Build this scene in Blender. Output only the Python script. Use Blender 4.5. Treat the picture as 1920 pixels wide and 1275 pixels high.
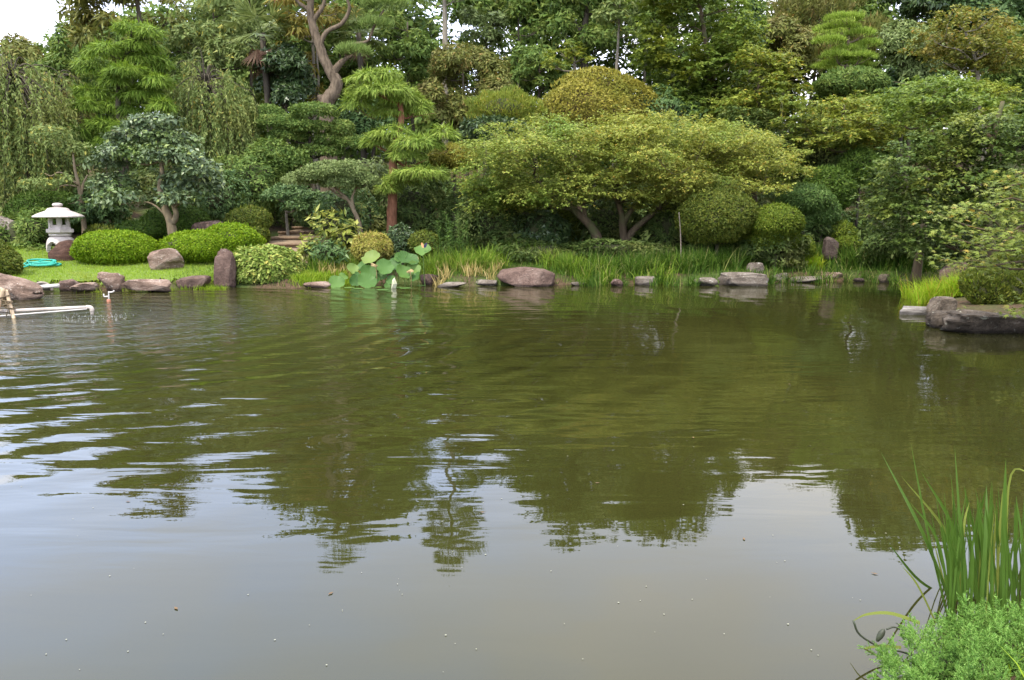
import bpy, math
import numpy as np
from math import radians, pi, sin, cos, tan
from mathutils import Vector

for o in list(bpy.data.objects):
    bpy.data.objects.remove(o)
sc = bpy.context.scene
COL = sc.collection

# ------------------------------------------------------------------ camera
F, PITCH, CH = 1464.0, radians(9.5), 1.7          # focal length in photo pixels, pitch down, eye height over the water
cd = bpy.data.cameras.new('camera')
cam = bpy.data.objects.new('camera', cd)
COL.objects.link(cam)
cd.sensor_width = 36.0
cd.lens = 36.0 * F / 1920.0
cd.clip_start, cd.clip_end = 0.05, 5000
cam.location = (0, 0, CH)
cam.rotation_euler = (pi / 2 - PITCH, 0, 0)
sc.camera = cam

# ------------------------------------------------------------------ sky and sun
SUN_EL, SUN_AZ = radians(58), radians(218)         # azimuth clockwise from +Y (the view direction): behind the camera, to the left
w = bpy.data.worlds.new('World')
sc.world = w
w.use_nodes = True
nt = w.node_tree
nt.nodes.clear()
def wn(t, **k):
    n = nt.nodes.new(t)
    for a, b in k.items(): setattr(n, a, b)
    return n
out = wn('ShaderNodeOutputWorld'); bg = wn('ShaderNodeBackground'); mix = wn('ShaderNodeMix', data_type='RGBA')
sky = wn('ShaderNodeTexSky', sky_type='NISHITA', sun_disc=False, sun_elevation=SUN_EL, sun_rotation=SUN_AZ)
tc = wn('ShaderNodeTexCoord'); mp = wn('ShaderNodeMapping')
mp.inputs['Scale'].default_value = (1.0, 1.0, 2.2)
mp.inputs['Location'].default_value = (2.1, 0.3, 0.5)
nz = wn('ShaderNodeTexNoise'); nz.inputs['Scale'].default_value = 1.4; nz.inputs['Detail'].default_value = 4; nz.inputs['Roughness'].default_value = .5
ra = wn('ShaderNodeValToRGB'); ra.color_ramp.elements[0].position = .36; ra.color_ramp.elements[1].position = .58
nz2 = wn('ShaderNodeTexNoise'); nz2.inputs['Scale'].default_value = 1.3; nz2.inputs['Detail'].default_value = 3
rb = wn('ShaderNodeValToRGB')
rb.color_ramp.elements[0].position = .3; rb.color_ramp.elements[0].color = (18.6, 18.2, 19.2, 1)
rb.color_ramp.elements[1].position = .7; rb.color_ramp.elements[1].color = (24.0, 23.5, 24.2, 1)
L = nt.links.new
L(tc.outputs['Generated'], mp.inputs[0]); L(mp.outputs[0], nz.inputs['Vector']); L(mp.outputs[0], nz2.inputs['Vector'])
L(nz.outputs['Fac'], ra.inputs[0]); L(nz2.outputs['Fac'], rb.inputs[0])
L(ra.outputs[0], mix.inputs['Factor']); thin = wn('ShaderNodeMix', data_type='RGBA', blend_type='ADD'); thin.inputs['Factor'].default_value = 1.0; thin.inputs[7].default_value = (15.0, 17.5, 24.5, 1)   # thin bright veil over the blue
L(sky.outputs[0], thin.inputs[6]); L(thin.outputs[2], mix.inputs[6]); L(rb.outputs[0], mix.inputs[7])
L(mix.outputs[2], bg.inputs[0]); bg.inputs[1].default_value = 0.10
L(bg.outputs[0], out.inputs[0])

sd = bpy.data.lights.new('sun', 'SUN')
sd.energy, sd.angle, sd.color = 3.4, radians(3), (1, .93, .80)
sun = bpy.data.objects.new('sun', sd)
COL.objects.link(sun)
sv = Vector((sin(SUN_AZ) * cos(SUN_EL), cos(SUN_AZ) * cos(SUN_EL), sin(SUN_EL)))
sun.rotation_euler = sv.to_track_quat('Z', 'Y').to_euler()
sun.location = sv * 60

sc.view_settings.view_transform = 'Standard'
sc.view_settings.look = 'None'
sc.view_settings.gamma = 1
sc.view_settings.exposure = 0.50
sc.cycles.use_denoising = True
sc.cycles.max_bounces = 6
sc.cycles.diffuse_bounces = 2
sc.cycles.glossy_bounces = 3
sc.cycles.transmission_bounces = 3
sc.cycles.caustics_reflective = False
sc.cycles.caustics_refractive = False

# ------------------------------------------------------------------ geometry helpers
ST, CT = sin(PITCH), cos(PITCH)
def ray(px, py):
    u, v = (px - 960) / F, (637.5 - py) / F
    return np.array([u, CT + v * ST, -ST + v * CT])
def at(px, py, Y):                                  # the point the photo shows at (px, py), Y metres away
    d = ray(px, py)
    return np.array([0, 0, CH]) + d * (Y / d[1])
def on(px, py, z=0.0):                              # ... lying at height z
    d = ray(px, py)
    return np.array([0, 0, CH]) + d * ((z - CH) / d[2])
def ppm(py, Y):                                     # photo pixels per metre at that place
    z = at(960, py, Y)[2] - CH
    return F / (Y * CT - z * ST)

RS = np.random.default_rng(11)
def unit(v):
    return v / np.maximum(np.linalg.norm(v, axis=-1, keepdims=True), 1e-9)

def mesh_np(name, V, Fs, mats, parent=None, loc=None, smooth=False, mi=None):
    """one mesh object from vertex array V and a list of face index arrays (each n x k)"""
    V = np.asarray(V, dtype=np.float32)
    me = bpy.data.meshes.new(name)
    Fs = [np.asarray(f, dtype=np.int32) for f in Fs if len(f)]
    nl = sum(f.size for f in Fs); npoly = sum(len(f) for f in Fs)
    me.vertices.add(len(V)); me.loops.add(nl); me.polygons.add(npoly)
    me.vertices.foreach_set('co', V.ravel())
    me.loops.foreach_set('vertex_index', np.concatenate([f.ravel() for f in Fs]))
    tot = np.concatenate([np.full(len(f), f.shape[1], np.int32) for f in Fs])
    st = np.concatenate([[0], np.cumsum(tot)[:-1]]).astype(np.int32)
    me.polygons.foreach_set('loop_start', st)
    if mi is not None:
        me.polygons.foreach_set('material_index', np.concatenate([np.full(len(f), m, np.int32) for f, m in zip(Fs, mi)]))
    if smooth is True:
        me.polygons.foreach_set('use_smooth', np.ones(npoly, bool))
    elif isinstance(smooth, (list, tuple)):
        me.polygons.foreach_set('use_smooth', np.concatenate([np.full(len(f), bool(s)) for f, s in zip(Fs, smooth)]))
    else:
        me.polygons.foreach_set('use_smooth', np.zeros(npoly, bool))
    me.update(calc_edges=True)
    for m in (mats if isinstance(mats, (list, tuple)) else [mats]):
        me.materials.append(m)
    o = bpy.data.objects.new(name, me)
    COL.objects.link(o)
    if parent is not None: o.parent = parent
    if loc is not None: o.location = loc
    return o

def tag(o, label=None, cat=None, group=None, kind=None):
    for k, v in (('label', label), ('category', cat), ('group', group), ('kind', kind)):
        if v: o[k] = v
    return o

def thing(name, label, cat, loc, group=None, rz=0):
    o = bpy.data.objects.new(name, None)
    COL.objects.link(o)
    o.location = tuple(float(x) for x in loc)
    o.rotation_euler[2] = rz
    o.empty_display_size = .2
    return tag(o, label, cat, group)

class MB:
    """collects verts + faces of mixed sizes"""
    def __init__(s): s.v = []; s.f = {}; s.n = 0
    def add(s, V, *Fs):
        V = np.asarray(V, float).reshape(-1, 3)
        for f in Fs:
            f = np.asarray(f, int)
            s.f.setdefault(f.shape[1], []).append(f + s.n)
        s.v.append(V); s.n += len(V)
        return s
    def build(s, name, mat, parent=None, loc=None, smooth=False, origin=None):
        V = np.concatenate(s.v)
        if origin is not None: V = V - np.asarray(origin)
        return mesh_np(name, V, [np.concatenate(x) for x in s.f.values()], mat, parent, loc, smooth)

def spline(pts, n):
    """Catmull-Rom through pts (k x d), n samples"""
    p = np.asarray(pts, float)
    if len(p) == 2: return p[0] + (p[1] - p[0]) * np.linspace(0, 1, n)[:, None]
    q = np.vstack([2 * p[0] - p[1], p, 2 * p[-1] - p[-2]])
    t = np.linspace(0, len(p) - 1 - 1e-6, n)
    i = t.astype(int); u = (t - i)[:, None]
    a, b, c, d = q[i], q[i + 1], q[i + 2], q[i + 3]
    return .5 * (2 * b + (c - a) * u + (2 * a - 5 * b + 4 * c - d) * u ** 2 + (3 * b - a - 3 * c + d) * u ** 3)

def tube(mb, pts, rad, k=8, n=None, rough=0.0, cap=True, smooth_path=True):
    pts = np.asarray(pts, float); rad = np.asarray(rad, float)
    if rad.ndim == 0: rad = np.full(len(pts), float(rad))
    n = n or max(2, (len(pts) - 1) * 4 + 1)
    if smooth_path:
        c = spline(np.column_stack([pts, rad]), n); pts, rad = c[:, :3], np.maximum(c[:, 3], .002)
    else: n = len(pts)
    T = unit(np.gradient(pts, axis=0))
    ref = np.array([0, 1, 0.13]) if abs(T[:, 1]).mean() < .8 else np.array([1, 0, 0.1])
    A = unit(np.cross(T, ref)); B = np.cross(T, A)
    th = np.arange(k) * 2 * pi / k
    R = rad[:, None] * (1 + rough * RS.normal(size=(n, k)))
    V = pts[:, None] + (np.cos(th)[None, :, None] * A[:, None] + np.sin(th)[None, :, None] * B[:, None]) * R[..., None]
    V = V.reshape(-1, 3)
    i = np.arange(n - 1)[:, None] * k; j = np.arange(k)[None]
    jn = (j + 1) % k
    Q = np.stack([i + j, i + jn, i + k + jn, i + k + j], -1).reshape(-1, 4)
    if cap:
        V = np.vstack([V, pts[0], pts[-1]])
        a, b = n * k, n * k + 1; j = np.arange(k); jn = (j + 1) % k
        T1 = np.stack([np.full(k, a), jn, j], -1); o = (n - 1) * k
        T2 = np.stack([np.full(k, b), o + j, o + jn], -1)
        mb.add(V, Q, np.vstack([T1, T2]))
    else: mb.add(V, Q)
    return mb

def lathe(mb, prof, k=40, c=(0, 0, 0), phase=0.0, close=True):
    prof = np.asarray(prof, float); n = len(prof)
    th = np.arange(k) * 2 * pi / k + phase
    V = np.stack([prof[:, 0, None] * np.cos(th), prof[:, 0, None] * np.sin(th), np.repeat(prof[:, 1, None], k, 1)], -1).reshape(-1, 3) + np.asarray(c)
    i = np.arange(n - 1)[:, None] * k; j = np.arange(k)[None]; jn = (j + 1) % k
    mb.add(V, np.stack([i + j, i + jn, i + k + jn, i + k + j], -1).reshape(-1, 4))
    return mb

def box(mb, c, s, rz=0.0):
    x, y, z = np.asarray(s, float) / 2
    V = np.array([[a * x, b * y, d * z] for d in (-1, 1) for b in (-1, 1) for a in (-1, 1)])
    ca, sa = cos(rz), sin(rz)
    V = np.column_stack([V[:, 0] * ca - V[:, 1] * sa, V[:, 0] * sa + V[:, 1] * ca, V[:, 2]]) + np.asarray(c)
    return mb.add(V, [[0, 2, 3, 1], [4, 5, 7, 6], [0, 1, 5, 4], [2, 6, 7, 3], [0, 4, 6, 2], [1, 3, 7, 5]])

# smooth random field on points (sum of random sines), roughly in -1..1
def field(Pn, freq, seed, n=6):
    r = np.random.default_rng(seed)
    D = unit(r.normal(size=(n, 3))) * freq * r.uniform(.6, 1.5, (n, 1))
    ph = r.uniform(0, 6.28, n)
    return np.sin(Pn @ D.T + ph).sum(1) / (n ** .5) * .8

# ------------------------------------------------------------------ materials
def new_mat(name):
    m = bpy.data.materials.new(name); m.use_nodes = True
    t = m.node_tree; t.nodes.clear()
    o = t.nodes.new('ShaderNodeOutputMaterial')
    def N(ty, ins=None, **k):
        n = t.nodes.new(ty)
        for a, b in k.items(): setattr(n, a, b)
        for a, b in (ins or {}).items(): n.inputs[a].default_value = b
        return n
    return m, t, o, N, t.links.new

def ramp(n, stops):
    e = n.color_ramp.elements
    while len(e) > len(stops): e.remove(e[-1])
    while len(e) < len(stops): e.new(1)
    for x, (p, c) in zip(e, stops):
        x.position = p; x.color = (*c, 1)

def c4(c): return (*c, 1)

def leaf_mat(name, stops, patch=None, patch_lo=.5, patch_hi=.7, patch_scale=.8, rough=.55, trans=.3, spec=.14):
    """leaf colour: every leaf its own shade (random per island), patches of another tint, a little from tree to tree"""
    m, t, o, N, L = new_mat(name)
    g = N('ShaderNodeNewGeometry'); r = N('ShaderNodeValToRGB'); ramp(r, stops)
    L(g.outputs['Random Per Island'], r.inputs[0])
    col = r.outputs[0]
    if patch:
        tc = N('ShaderNodeTexCoord'); nz = N('ShaderNodeTexNoise', {'Scale': patch_scale, 'Detail': 3.0})
        L(tc.outputs['Object'], nz.inputs['Vector'])
        mr = N('ShaderNodeMapRange', {'From Min': patch_lo, 'From Max': patch_hi}); L(nz.outputs['Fac'], mr.inputs[0])
        r2 = N('ShaderNodeValToRGB'); ramp(r2, patch); L(g.outputs['Random Per Island'], r2.inputs[0])
        mx = N('ShaderNodeMix', data_type='RGBA'); L(mr.outputs[0], mx.inputs['Factor']); L(col, mx.inputs[6]); L(r2.outputs[0], mx.inputs[7])
        col = mx.outputs[2]
    sat = N('ShaderNodeHueSaturation', {'Hue': .494, 'Saturation': 1.03, 'Value': .86}); L(col, sat.inputs['Color']); col = sat.outputs[0]
    b = N('ShaderNodeBsdfPrincipled', {'Roughness': rough, 'Specular IOR Level': spec})
    L(col, b.inputs['Base Color'])
    tr = N('ShaderNodeBsdfTranslucent'); hs = N('ShaderNodeHueSaturation', {'Hue': .492, 'Saturation': 1.05, 'Value': 1.2}); L(col, hs.inputs['Color']); L(hs.outputs[0], tr.inputs[0])
    ms = N('ShaderNodeMixShader', {0: trans}); L(b.outputs[0], ms.inputs[1]); L(tr.outputs[0], ms.inputs[2])
    L(ms.outputs[0], o.inputs[0])
    return m

def S3(a, b, c=None, d=None):
    s = [(0, a), (.55, b)]
    if c: s.append((.9, c))
    if d: s.append((.985, d))
    return s

M = {}
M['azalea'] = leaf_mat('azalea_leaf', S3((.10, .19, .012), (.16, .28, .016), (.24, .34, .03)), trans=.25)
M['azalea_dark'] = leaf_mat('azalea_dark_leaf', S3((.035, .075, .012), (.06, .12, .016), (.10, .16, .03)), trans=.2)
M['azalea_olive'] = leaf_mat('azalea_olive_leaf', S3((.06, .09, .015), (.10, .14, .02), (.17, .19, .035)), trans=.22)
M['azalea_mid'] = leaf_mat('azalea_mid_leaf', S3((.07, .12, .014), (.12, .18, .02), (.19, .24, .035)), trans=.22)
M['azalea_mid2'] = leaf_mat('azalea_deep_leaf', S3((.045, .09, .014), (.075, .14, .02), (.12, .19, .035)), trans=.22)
M['golden'] = leaf_mat('golden_leaf', S3((.15, .15, .025), (.245, .235, .035), (.36, .32, .06)), patch=S3((.11, .13, .02), (.18, .195, .03), (.28, .27, .045)), trans=.22)
M['gold_privet'] = leaf_mat('gold_privet_leaf', S3((.2, .21, .04), (.33, .32, .06), (.45, .41, .12), (.33, .22, .07)), trans=.2)
M['euonymus'] = leaf_mat('euonymus_leaf', S3((.12, .19, .035), (.22, .31, .06), (.38, .44, .12), (.48, .44, .1)), trans=.2, rough=.45)
M['feather'] = leaf_mat('feather_leaf', S3((.11, .2, .03), (.185, .3, .045), (.27, .385, .07)), patch=S3((.085, .165, .03), (.14, .24, .04), (.21, .31, .06)), trans=.28)
M['feather_lime'] = leaf_mat('feather_lime_leaf', S3((.16, .26, .045), (.25, .36, .065), (.35, .44, .1)), patch=S3((.11, .2, .04), (.17, .28, .05), (.25, .35, .075)), trans=.28)
M['camellia'] = leaf_mat('camellia_leaf', S3((.07, .11, .05), (.11, .165, .07), (.19, .25, .115), (.27, .34, .09)), patch=S3((.08, .145, .035), (.14, .22, .05), (.22, .32, .075)), rough=.35, trans=.15, spec=.35)
M['dark_gloss'] = leaf_mat('dark_gloss_leaf', S3((.03, .06, .02), (.05, .09, .03), (.11, .16, .06)), rough=.3, trans=.15, spec=.3)
M['grey_green'] = leaf_mat('grey_green_leaf', S3((.11, .16, .05), (.17, .23, .075), (.26, .32, .12)), rough=.45, trans=.18)
M['box_green'] = leaf_mat('box_green_leaf', S3((.06, .12, .03), (.10, .18, .042), (.17, .26, .075)), trans=.18, rough=.5)
M['mid_green'] = leaf_mat('mid_green_leaf', S3((.07, .13, .03), (.12, .20, .045), (.20, .28, .07)), patch=S3((.10, .16, .03), (.17, .23, .05), (.27, .3, .08)), trans=.28)
M['pale_green'] = leaf_mat('pale_green_leaf', S3((.13, .19, .06), (.20, .27, .085), (.30, .36, .13), (.4, .38, .08)), trans=.28)
M['willow'] = leaf_mat('willow_leaf', S3((.12, .175, .05), (.185, .25, .07), (.28, .34, .12), (.38, .32, .07)), patch=S3((.165, .19, .055), (.24, .265, .07), (.33, .34, .11)), trans=.3)
M['olive'] = leaf_mat('olive_leaf', S3((.10, .125, .03), (.165, .185, .045), (.25, .26, .075), (.28, .19, .06)), patch=S3((.12, .11, .04), (.18, .16, .055), (.25, .22, .085)), trans=.25)
M['cedar'] = leaf_mat('cedar_leaf', S3((.10, .12, .03), (.16, .18, .045), (.23, .24, .07)), patch=S3((.17, .13, .03), (.24, .19, .045), (.3, .25, .06)), trans=.22)
M['bronze'] = leaf_mat('bronze_leaf', S3((.18, .165, .035), (.27, .245, .05), (.36, .33, .08), (.3, .14, .06)), patch=S3((.22, .12, .045), (.28, .18, .06), (.34, .25, .08)), patch_lo=.58, patch_hi=.7, trans=.28)
M['maple_gold'] = leaf_mat('maple_gold_leaf', S3((.155, .205, .04), (.255, .32, .06), (.36, .41, .1), (.46, .37, .08)), patch=S3((.085, .16, .03), (.145, .24, .042), (.24, .33, .065)), patch_lo=.47, patch_hi=.62, patch_scale=.55, trans=.33)
M['maple_orange'] = leaf_mat('maple_orange_leaf', S3((.17, .21, .04), (.275, .32, .06), (.38, .415, .1), (.48, .36, .07)), patch=S3((.11, .18, .03), (.19, .275, .05), (.29, .355, .08)), patch_lo=.5, patch_hi=.64, trans=.33)
M['maple_green'] = leaf_mat('maple_green_leaf', S3((.055, .10, .022), (.09, .145, .03), (.15, .21, .05)), patch=S3((.15, .19, .03), (.22, .26, .045), (.3, .32, .075)), patch_lo=.54, patch_hi=.68, patch_scale=.6, trans=.3)
M['maple_mid'] = leaf_mat('maple_mid_leaf', S3((.085, .145, .028), (.145, .225, .04), (.23, .31, .065)), patch=S3((.17, .22, .03), (.26, .31, .045), (.35, .38, .075)), patch_lo=.52, patch_hi=.68, patch_scale=.6, trans=.33)
M['maple_lime'] = leaf_mat('maple_lime_leaf', S3((.14, .19, .03), (.22, .275, .045), (.31, .35, .07), (.42, .33, .06)), patch=S3((.08, .14, .03), (.13, .21, .045), (.21, .28, .07)), trans=.33)
M['maple_olive'] = leaf_mat('maple_olive_leaf', S3((.11, .135, .028), (.18, .2, .04), (.26, .27, .06), (.36, .24, .06)), patch=S3((.17, .15, .035), (.25, .21, .045), (.32, .27, .07)), patch_lo=.55, patch_hi=.7, trans=.33)
M['maple_near'] = leaf_mat('maple_near_leaf', S3((.13, .18, .035), (.2, .26, .05), (.28, .33, .08), (.38, .29, .06)), patch=S3((.085, .14, .028), (.145, .21, .042), (.22, .28, .065)), patch_scale=1.2, trans=.33)
M['pine'] = leaf_mat('pine_needle', S3((.12, .20, .05), (.19, .28, .07), (.28, .37, .11)), trans=.15)
M['pine_lime'] = leaf_mat('pine_lime_needle', S3((.15, .25, .035), (.24, .36, .05), (.33, .44, .09)), trans=.18)
M['palm'] = leaf_mat('palm_leaf', S3((.12, .17, .05), (.19, .25, .08), (.27, .32, .12)), trans=.2, rough=.4)
M['palm_dead'] = leaf_mat('palm_dead_leaf', S3((.13, .07, .04), (.2, .12, .07), (.28, .19, .11)), trans=.1)
M['aucuba'] = leaf_mat('aucuba_leaf', S3((.17, .22, .04), (.28, .32, .06), (.42, .43, .12)), patch=S3((.05, .09, .025), (.09, .145, .037), (.25, .29, .065)), patch_lo=.52, patch_hi=.62, patch_scale=2.2, trans=.22, rough=.4, spec=.3)
M['undergrowth'] = leaf_mat('undergrowth_leaf', S3((.045, .08, .02), (.08, .13, .032), (.14, .19, .055)), patch=S3((.09, .105, .03), (.14, .155, .045), (.2, .21, .07)), trans=.25)
M['broad_dark'] = leaf_mat('broad_dark_leaf', S3((.05, .1, .035), (.09, .16, .05), (.15, .23, .08)), trans=.2, rough=.4)
M['lily'] = leaf_mat('lily_leaf', S3((.05, .11, .025), (.09, .17, .035), (.15, .24, .06)), trans=.25)
M['sedge'] = leaf_mat('sedge_blade', S3((.09, .18, .02), (.17, .29, .032), (.28, .39, .06), (.5, .42, .17)), patch=S3((.06, .13, .02), (.11, .21, .03), (.2, .3, .05)), patch_scale=1.0, trans=.3)
M['sedge_dry'] = leaf_mat('sedge_dry_blade', S3((.3, .26, .08), (.45, .36, .13), (.55, .45, .2)), trans=.2)
M['sedge_deep'] = leaf_mat('sedge_deep_blade', S3((.035, .085, .013), (.075, .155, .021), (.15, .25, .04), (.38, .36, .14)), trans=.28)
M['bright_grass'] = leaf_mat('bright_grass_blade', S3((.19, .34, .025), (.29, .46, .035), (.4, .5, .07), (.5, .33, .07)), trans=.35)
M['lawn_blade'] = leaf_mat('lawn_blade', S3((.16, .28, .02), (.23, .37, .03), (.33, .44, .06)), patch=S3((.22, .28, .04), (.3, .36, .06), (.4, .42, .1)), patch_scale=.9, trans=.25)
M['iris'] = leaf_mat('iris_blade', S3((.045, .10, .018), (.075, .15, .025), (.115, .2, .035)), trans=.28, rough=.38, spec=.5)
M['iris_pale'] = leaf_mat('iris_pale_blade', S3((.13, .18, .035), (.2, .25, .055), (.3, .31, .09)), trans=.3)
M['juniper'] = leaf_mat('juniper_spray', S3((.10, .225, .045), (.165, .325, .065), (.26, .43, .11)), patch=S3((.07, .165, .035), (.12, .245, .05), (.19, .33, .08)), patch_scale=5, trans=.24)

def bark_mat(name, a, b, scale=9, bump=.35, moss=None):
    m, t, o, N, L = new_mat(name)
    tc = N('ShaderNodeTexCoord'); mp = N('ShaderNodeMapping', {'Scale': (1, 1, .22)}); L(tc.outputs['Object'], mp.inputs[0])
    nz = N('ShaderNodeTexNoise', {'Scale': scale, 'Detail': 6.0, 'Roughness': .65}); L(mp.outputs[0], nz.inputs['Vector'])
    r = N('ShaderNodeValToRGB'); ramp(r, [(.3, a), (.68, b)]); L(nz.outputs['Fac'], r.inputs[0])
    col = r.outputs[0]
    if moss:
        n2 = N('ShaderNodeTexNoise', {'Scale': 2.2, 'Detail': 4.0}); L(tc.outputs['Object'], n2.inputs['Vector'])
        mr = N('ShaderNodeMapRange', {'From Min': .48, 'From Max': .62}); L(n2.outputs['Fac'], mr.inputs[0])
        mx = N('ShaderNodeMix', {7: c4(moss)}, data_type='RGBA'); L(mr.outputs[0], mx.inputs['Factor']); L(col, mx.inputs[6]); col = mx.outputs[2]
    b_ = N('ShaderNodeBsdfPrincipled', {'Roughness': .9, 'Specular IOR Level': .15}); L(col, b_.inputs['Base Color'])
    bp = N('ShaderNodeBump', {'Strength': bump, 'Distance': .03}); L(nz.outputs['Fac'], bp.inputs['Height']); L(bp.outputs[0], b_.inputs['Normal'])
    L(b_.outputs[0], o.inputs[0]); return m
M['bark_dark'] = bark_mat('bark_dark', (.035, .028, .02), (.10, .085, .06))
M['bark_tan'] = bark_mat('bark_tan', (.10, .075, .045), (.24, .19, .12))
M['bark_pine'] = bark_mat('bark_pine', (.05, .036, .024), (.19, .145, .10), scale=14, bump=.8)
M['bark_red'] = bark_mat('bark_red', (.11, .045, .025), (.30, .14, .08), scale=16, bump=.6)
M['bark_grey'] = bark_mat('bark_grey', (.12, .105, .08), (.30, .26, .20))
M['bark_maple'] = bark_mat('bark_maple', (.05, .036, .022), (.14, .105, .065), moss=(.08, .085, .035))

def rock_mat(name, a, b, c, lichen=None, scale=3.0, spots=.62, strat=1.0):
    m, t, o, N, L = new_mat(name)
    tc = N('ShaderNodeTexCoord'); oi = N('ShaderNodeObjectInfo')
    va = N('ShaderNodeVectorMath', operation='ADD'); L(tc.outputs['Object'], va.inputs[0]); L(oi.outputs['Random'], va.inputs[1])
    mp = N('ShaderNodeMapping', {'Scale': (1, 1, strat), 'Rotation': (.3, .25, .2)}); L(va.outputs[0], mp.inputs[0])
    n1 = N('ShaderNodeTexNoise', {'Scale': scale, 'Detail': 9.0, 'Roughness': .65}); L(mp.outputs[0], n1.inputs['Vector'])
    r = N('ShaderNodeValToRGB'); ramp(r, [(.28, a), (.5, b), (.72, c)]); L(n1.outputs['Fac'], r.inputs[0])
    col = r.outputs[0]
    n3 = N('ShaderNodeTexNoise', {'Scale': 26.0, 'Detail': 5.0, 'Roughness': .7}); L(mp.outputs[0], n3.inputs['Vector'])
    mm = N('ShaderNodeMix', {'Factor': .55}, data_type='RGBA', blend_type='OVERLAY'); L(col, mm.inputs[6]); L(n3.outputs['Fac'], mm.inputs[7]); col = mm.outputs[2]
    if lichen:
        n2 = N('ShaderNodeTexNoise', {'Scale': 11.0, 'Detail': 4.0, 'Roughness': .65}); L(va.outputs[0], n2.inputs['Vector'])
        mr = N('ShaderNodeMapRange', {'From Min': spots, 'From Max': spots + .05}); L(n2.outputs['Fac'], mr.inputs[0])
        mx = N('ShaderNodeMix', {7: c4(lichen)}, data_type='RGBA'); L(mr.outputs[0], mx.inputs['Factor']); L(col, mx.inputs[6]); col = mx.outputs[2]
    gp = N('ShaderNodeNewGeometry'); sx = N('ShaderNodeSeparateXYZ'); L(gp.outputs['Position'], sx.inputs[0])
    wz = N('ShaderNodeMath', operation='MULTIPLY_ADD'); wz.inputs[1].default_value = -.08; L(n1.outputs['Fac'], wz.inputs[0]); L(sx.outputs[2], wz.inputs[2])
    wet = N('ShaderNodeMapRange', {'From Min': -.01, 'From Max': .03, 'To Min': .32, 'To Max': 1.0}); L(wz.outputs[0], wet.inputs[0])     # stone soaked at the waterline
    wm = N('ShaderNodeMix', {'Factor': 1.0}, data_type='RGBA', blend_type='MULTIPLY'); L(col, wm.inputs[6]); L(wet.outputs[0], wm.inputs[7]); col = wm.outputs[2]
    vc = N('ShaderNodeTexVoronoi', {'Scale': 4.5}, feature='DISTANCE_TO_EDGE'); wp = N('ShaderNodeVectorMath', operation='ADD'); L(mp.outputs[0], wp.inputs[0]); L(n1.outputs['Color'], wp.inputs[1]); L(wp.outputs[0], vc.inputs['Vector'])
    ck = N('ShaderNodeMapRange', {'From Max': .035, 'To Min': .45, 'To Max': 1.0}); L(vc.outputs['Distance'], ck.inputs[0])               # dark cracks
    cm = N('ShaderNodeMix', {'Factor': 1.0}, data_type='RGBA', blend_type='MULTIPLY'); L(col, cm.inputs[6]); L(ck.outputs[0], cm.inputs[7]); col = cm.outputs[2]
    b_ = N('ShaderNodeBsdfPrincipled', {'Roughness': .85, 'Specular IOR Level': .25}); L(col, b_.inputs['Base Color'])
    ad = N('ShaderNodeMath', operation='ADD'); L(n1.outputs['Fac'], ad.inputs[0]); L(n3.outputs['Fac'], ad.inputs[1])
    bp = N('ShaderNodeBump', {'Strength': .9, 'Distance': .06}); L(ad.outputs[0], bp.inputs['Height']); L(bp.outputs[0], b_.inputs['Normal'])
    L(b_.outputs[0], o.inputs[0]); return m
M['rock_pink'] = rock_mat('rock_pink', (.09, .055, .04), (.25, .17, .125), (.46, .36, .29), (.48, .42, .35), strat=2.2)
M['rock_brown'] = rock_mat('rock_brown', (.035, .018, .012), (.085, .042, .028), (.16, .095, .065), strat=2.5)
M['rock_purple'] = rock_mat('rock_purple', (.06, .038, .03), (.145, .093, .072), (.245, .175, .14), (.36, .32, .27), spots=.68)
M['rock_grey'] = rock_mat('rock_grey', (.09, .07, .055), (.2, .165, .13), (.33, .29, .24), (.42, .4, .34), strat=2.0)
M['rock_mossy'] = rock_mat('rock_mossy', (.04, .031, .023), (.125, .098, .072), (.26, .21, .16), (.36, .35, .27), spots=.62)
M['rock_pale'] = rock_mat('rock_pale', (.08, .07, .06), (.28, .25, .22), (.55, .51, .46), strat=7.0)
M['rock_dark'] = rock_mat('rock_dark', (.05, .035, .03), (.11, .08, .065), (.18, .14, .12), (.28, .26, .22), spots=.68)

def plain_mat(name, a, b=None, rough=.6, scale=12, bump=.1, spec=.3, mscale=(1, 1, 1)):
    m, t, o, N, L = new_mat(name)
    b = b or tuple(x * .75 for x in a)
    tc = N('ShaderNodeTexCoord'); mp = N('ShaderNodeMapping', {'Scale': mscale}); L(tc.outputs['Object'], mp.inputs[0])
    nz = N('ShaderNodeTexNoise', {'Scale': scale, 'Detail': 6.0, 'Roughness': .6}); L(mp.outputs[0], nz.inputs['Vector'])
    r = N('ShaderNodeValToRGB'); ramp(r, [(.32, b), (.62, a)]); L(nz.outputs['Fac'], r.inputs[0])
    p = N('ShaderNodeBsdfPrincipled', {'Roughness': rough, 'Specular IOR Level': spec}); L(r.outputs[0], p.inputs['Base Color'])
    bp = N('ShaderNodeBump', {'Strength': bump, 'Distance': .01}); L(nz.outputs['Fac'], bp.inputs['Height']); L(bp.outputs[0], p.inputs['Normal'])
    L(p.outputs[0], o.inputs[0]); return m
M['granite'] = plain_mat('granite', (.50, .44, .40), (.36, .31, .28), rough=.85, scale=9, bump=.35)
M['pvc'] = plain_mat('pvc_pipe', (.5, .44, .38), (.33, .28, .23), rough=.5, scale=6)
M['pvc_white'] = plain_mat('pvc_white', (.6, .56, .52), (.42, .39, .35), rough=.45, scale=5)
M['bamboo'] = plain_mat('bamboo', (.55, .42, .27), (.38, .27, .16), rough=.55, scale=8, mscale=(1, 1, .3))
M['rope'] = plain_mat('rope', (.16, .12, .07), (.07, .05, .03), rough=.95, scale=60, bump=.6)
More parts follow.
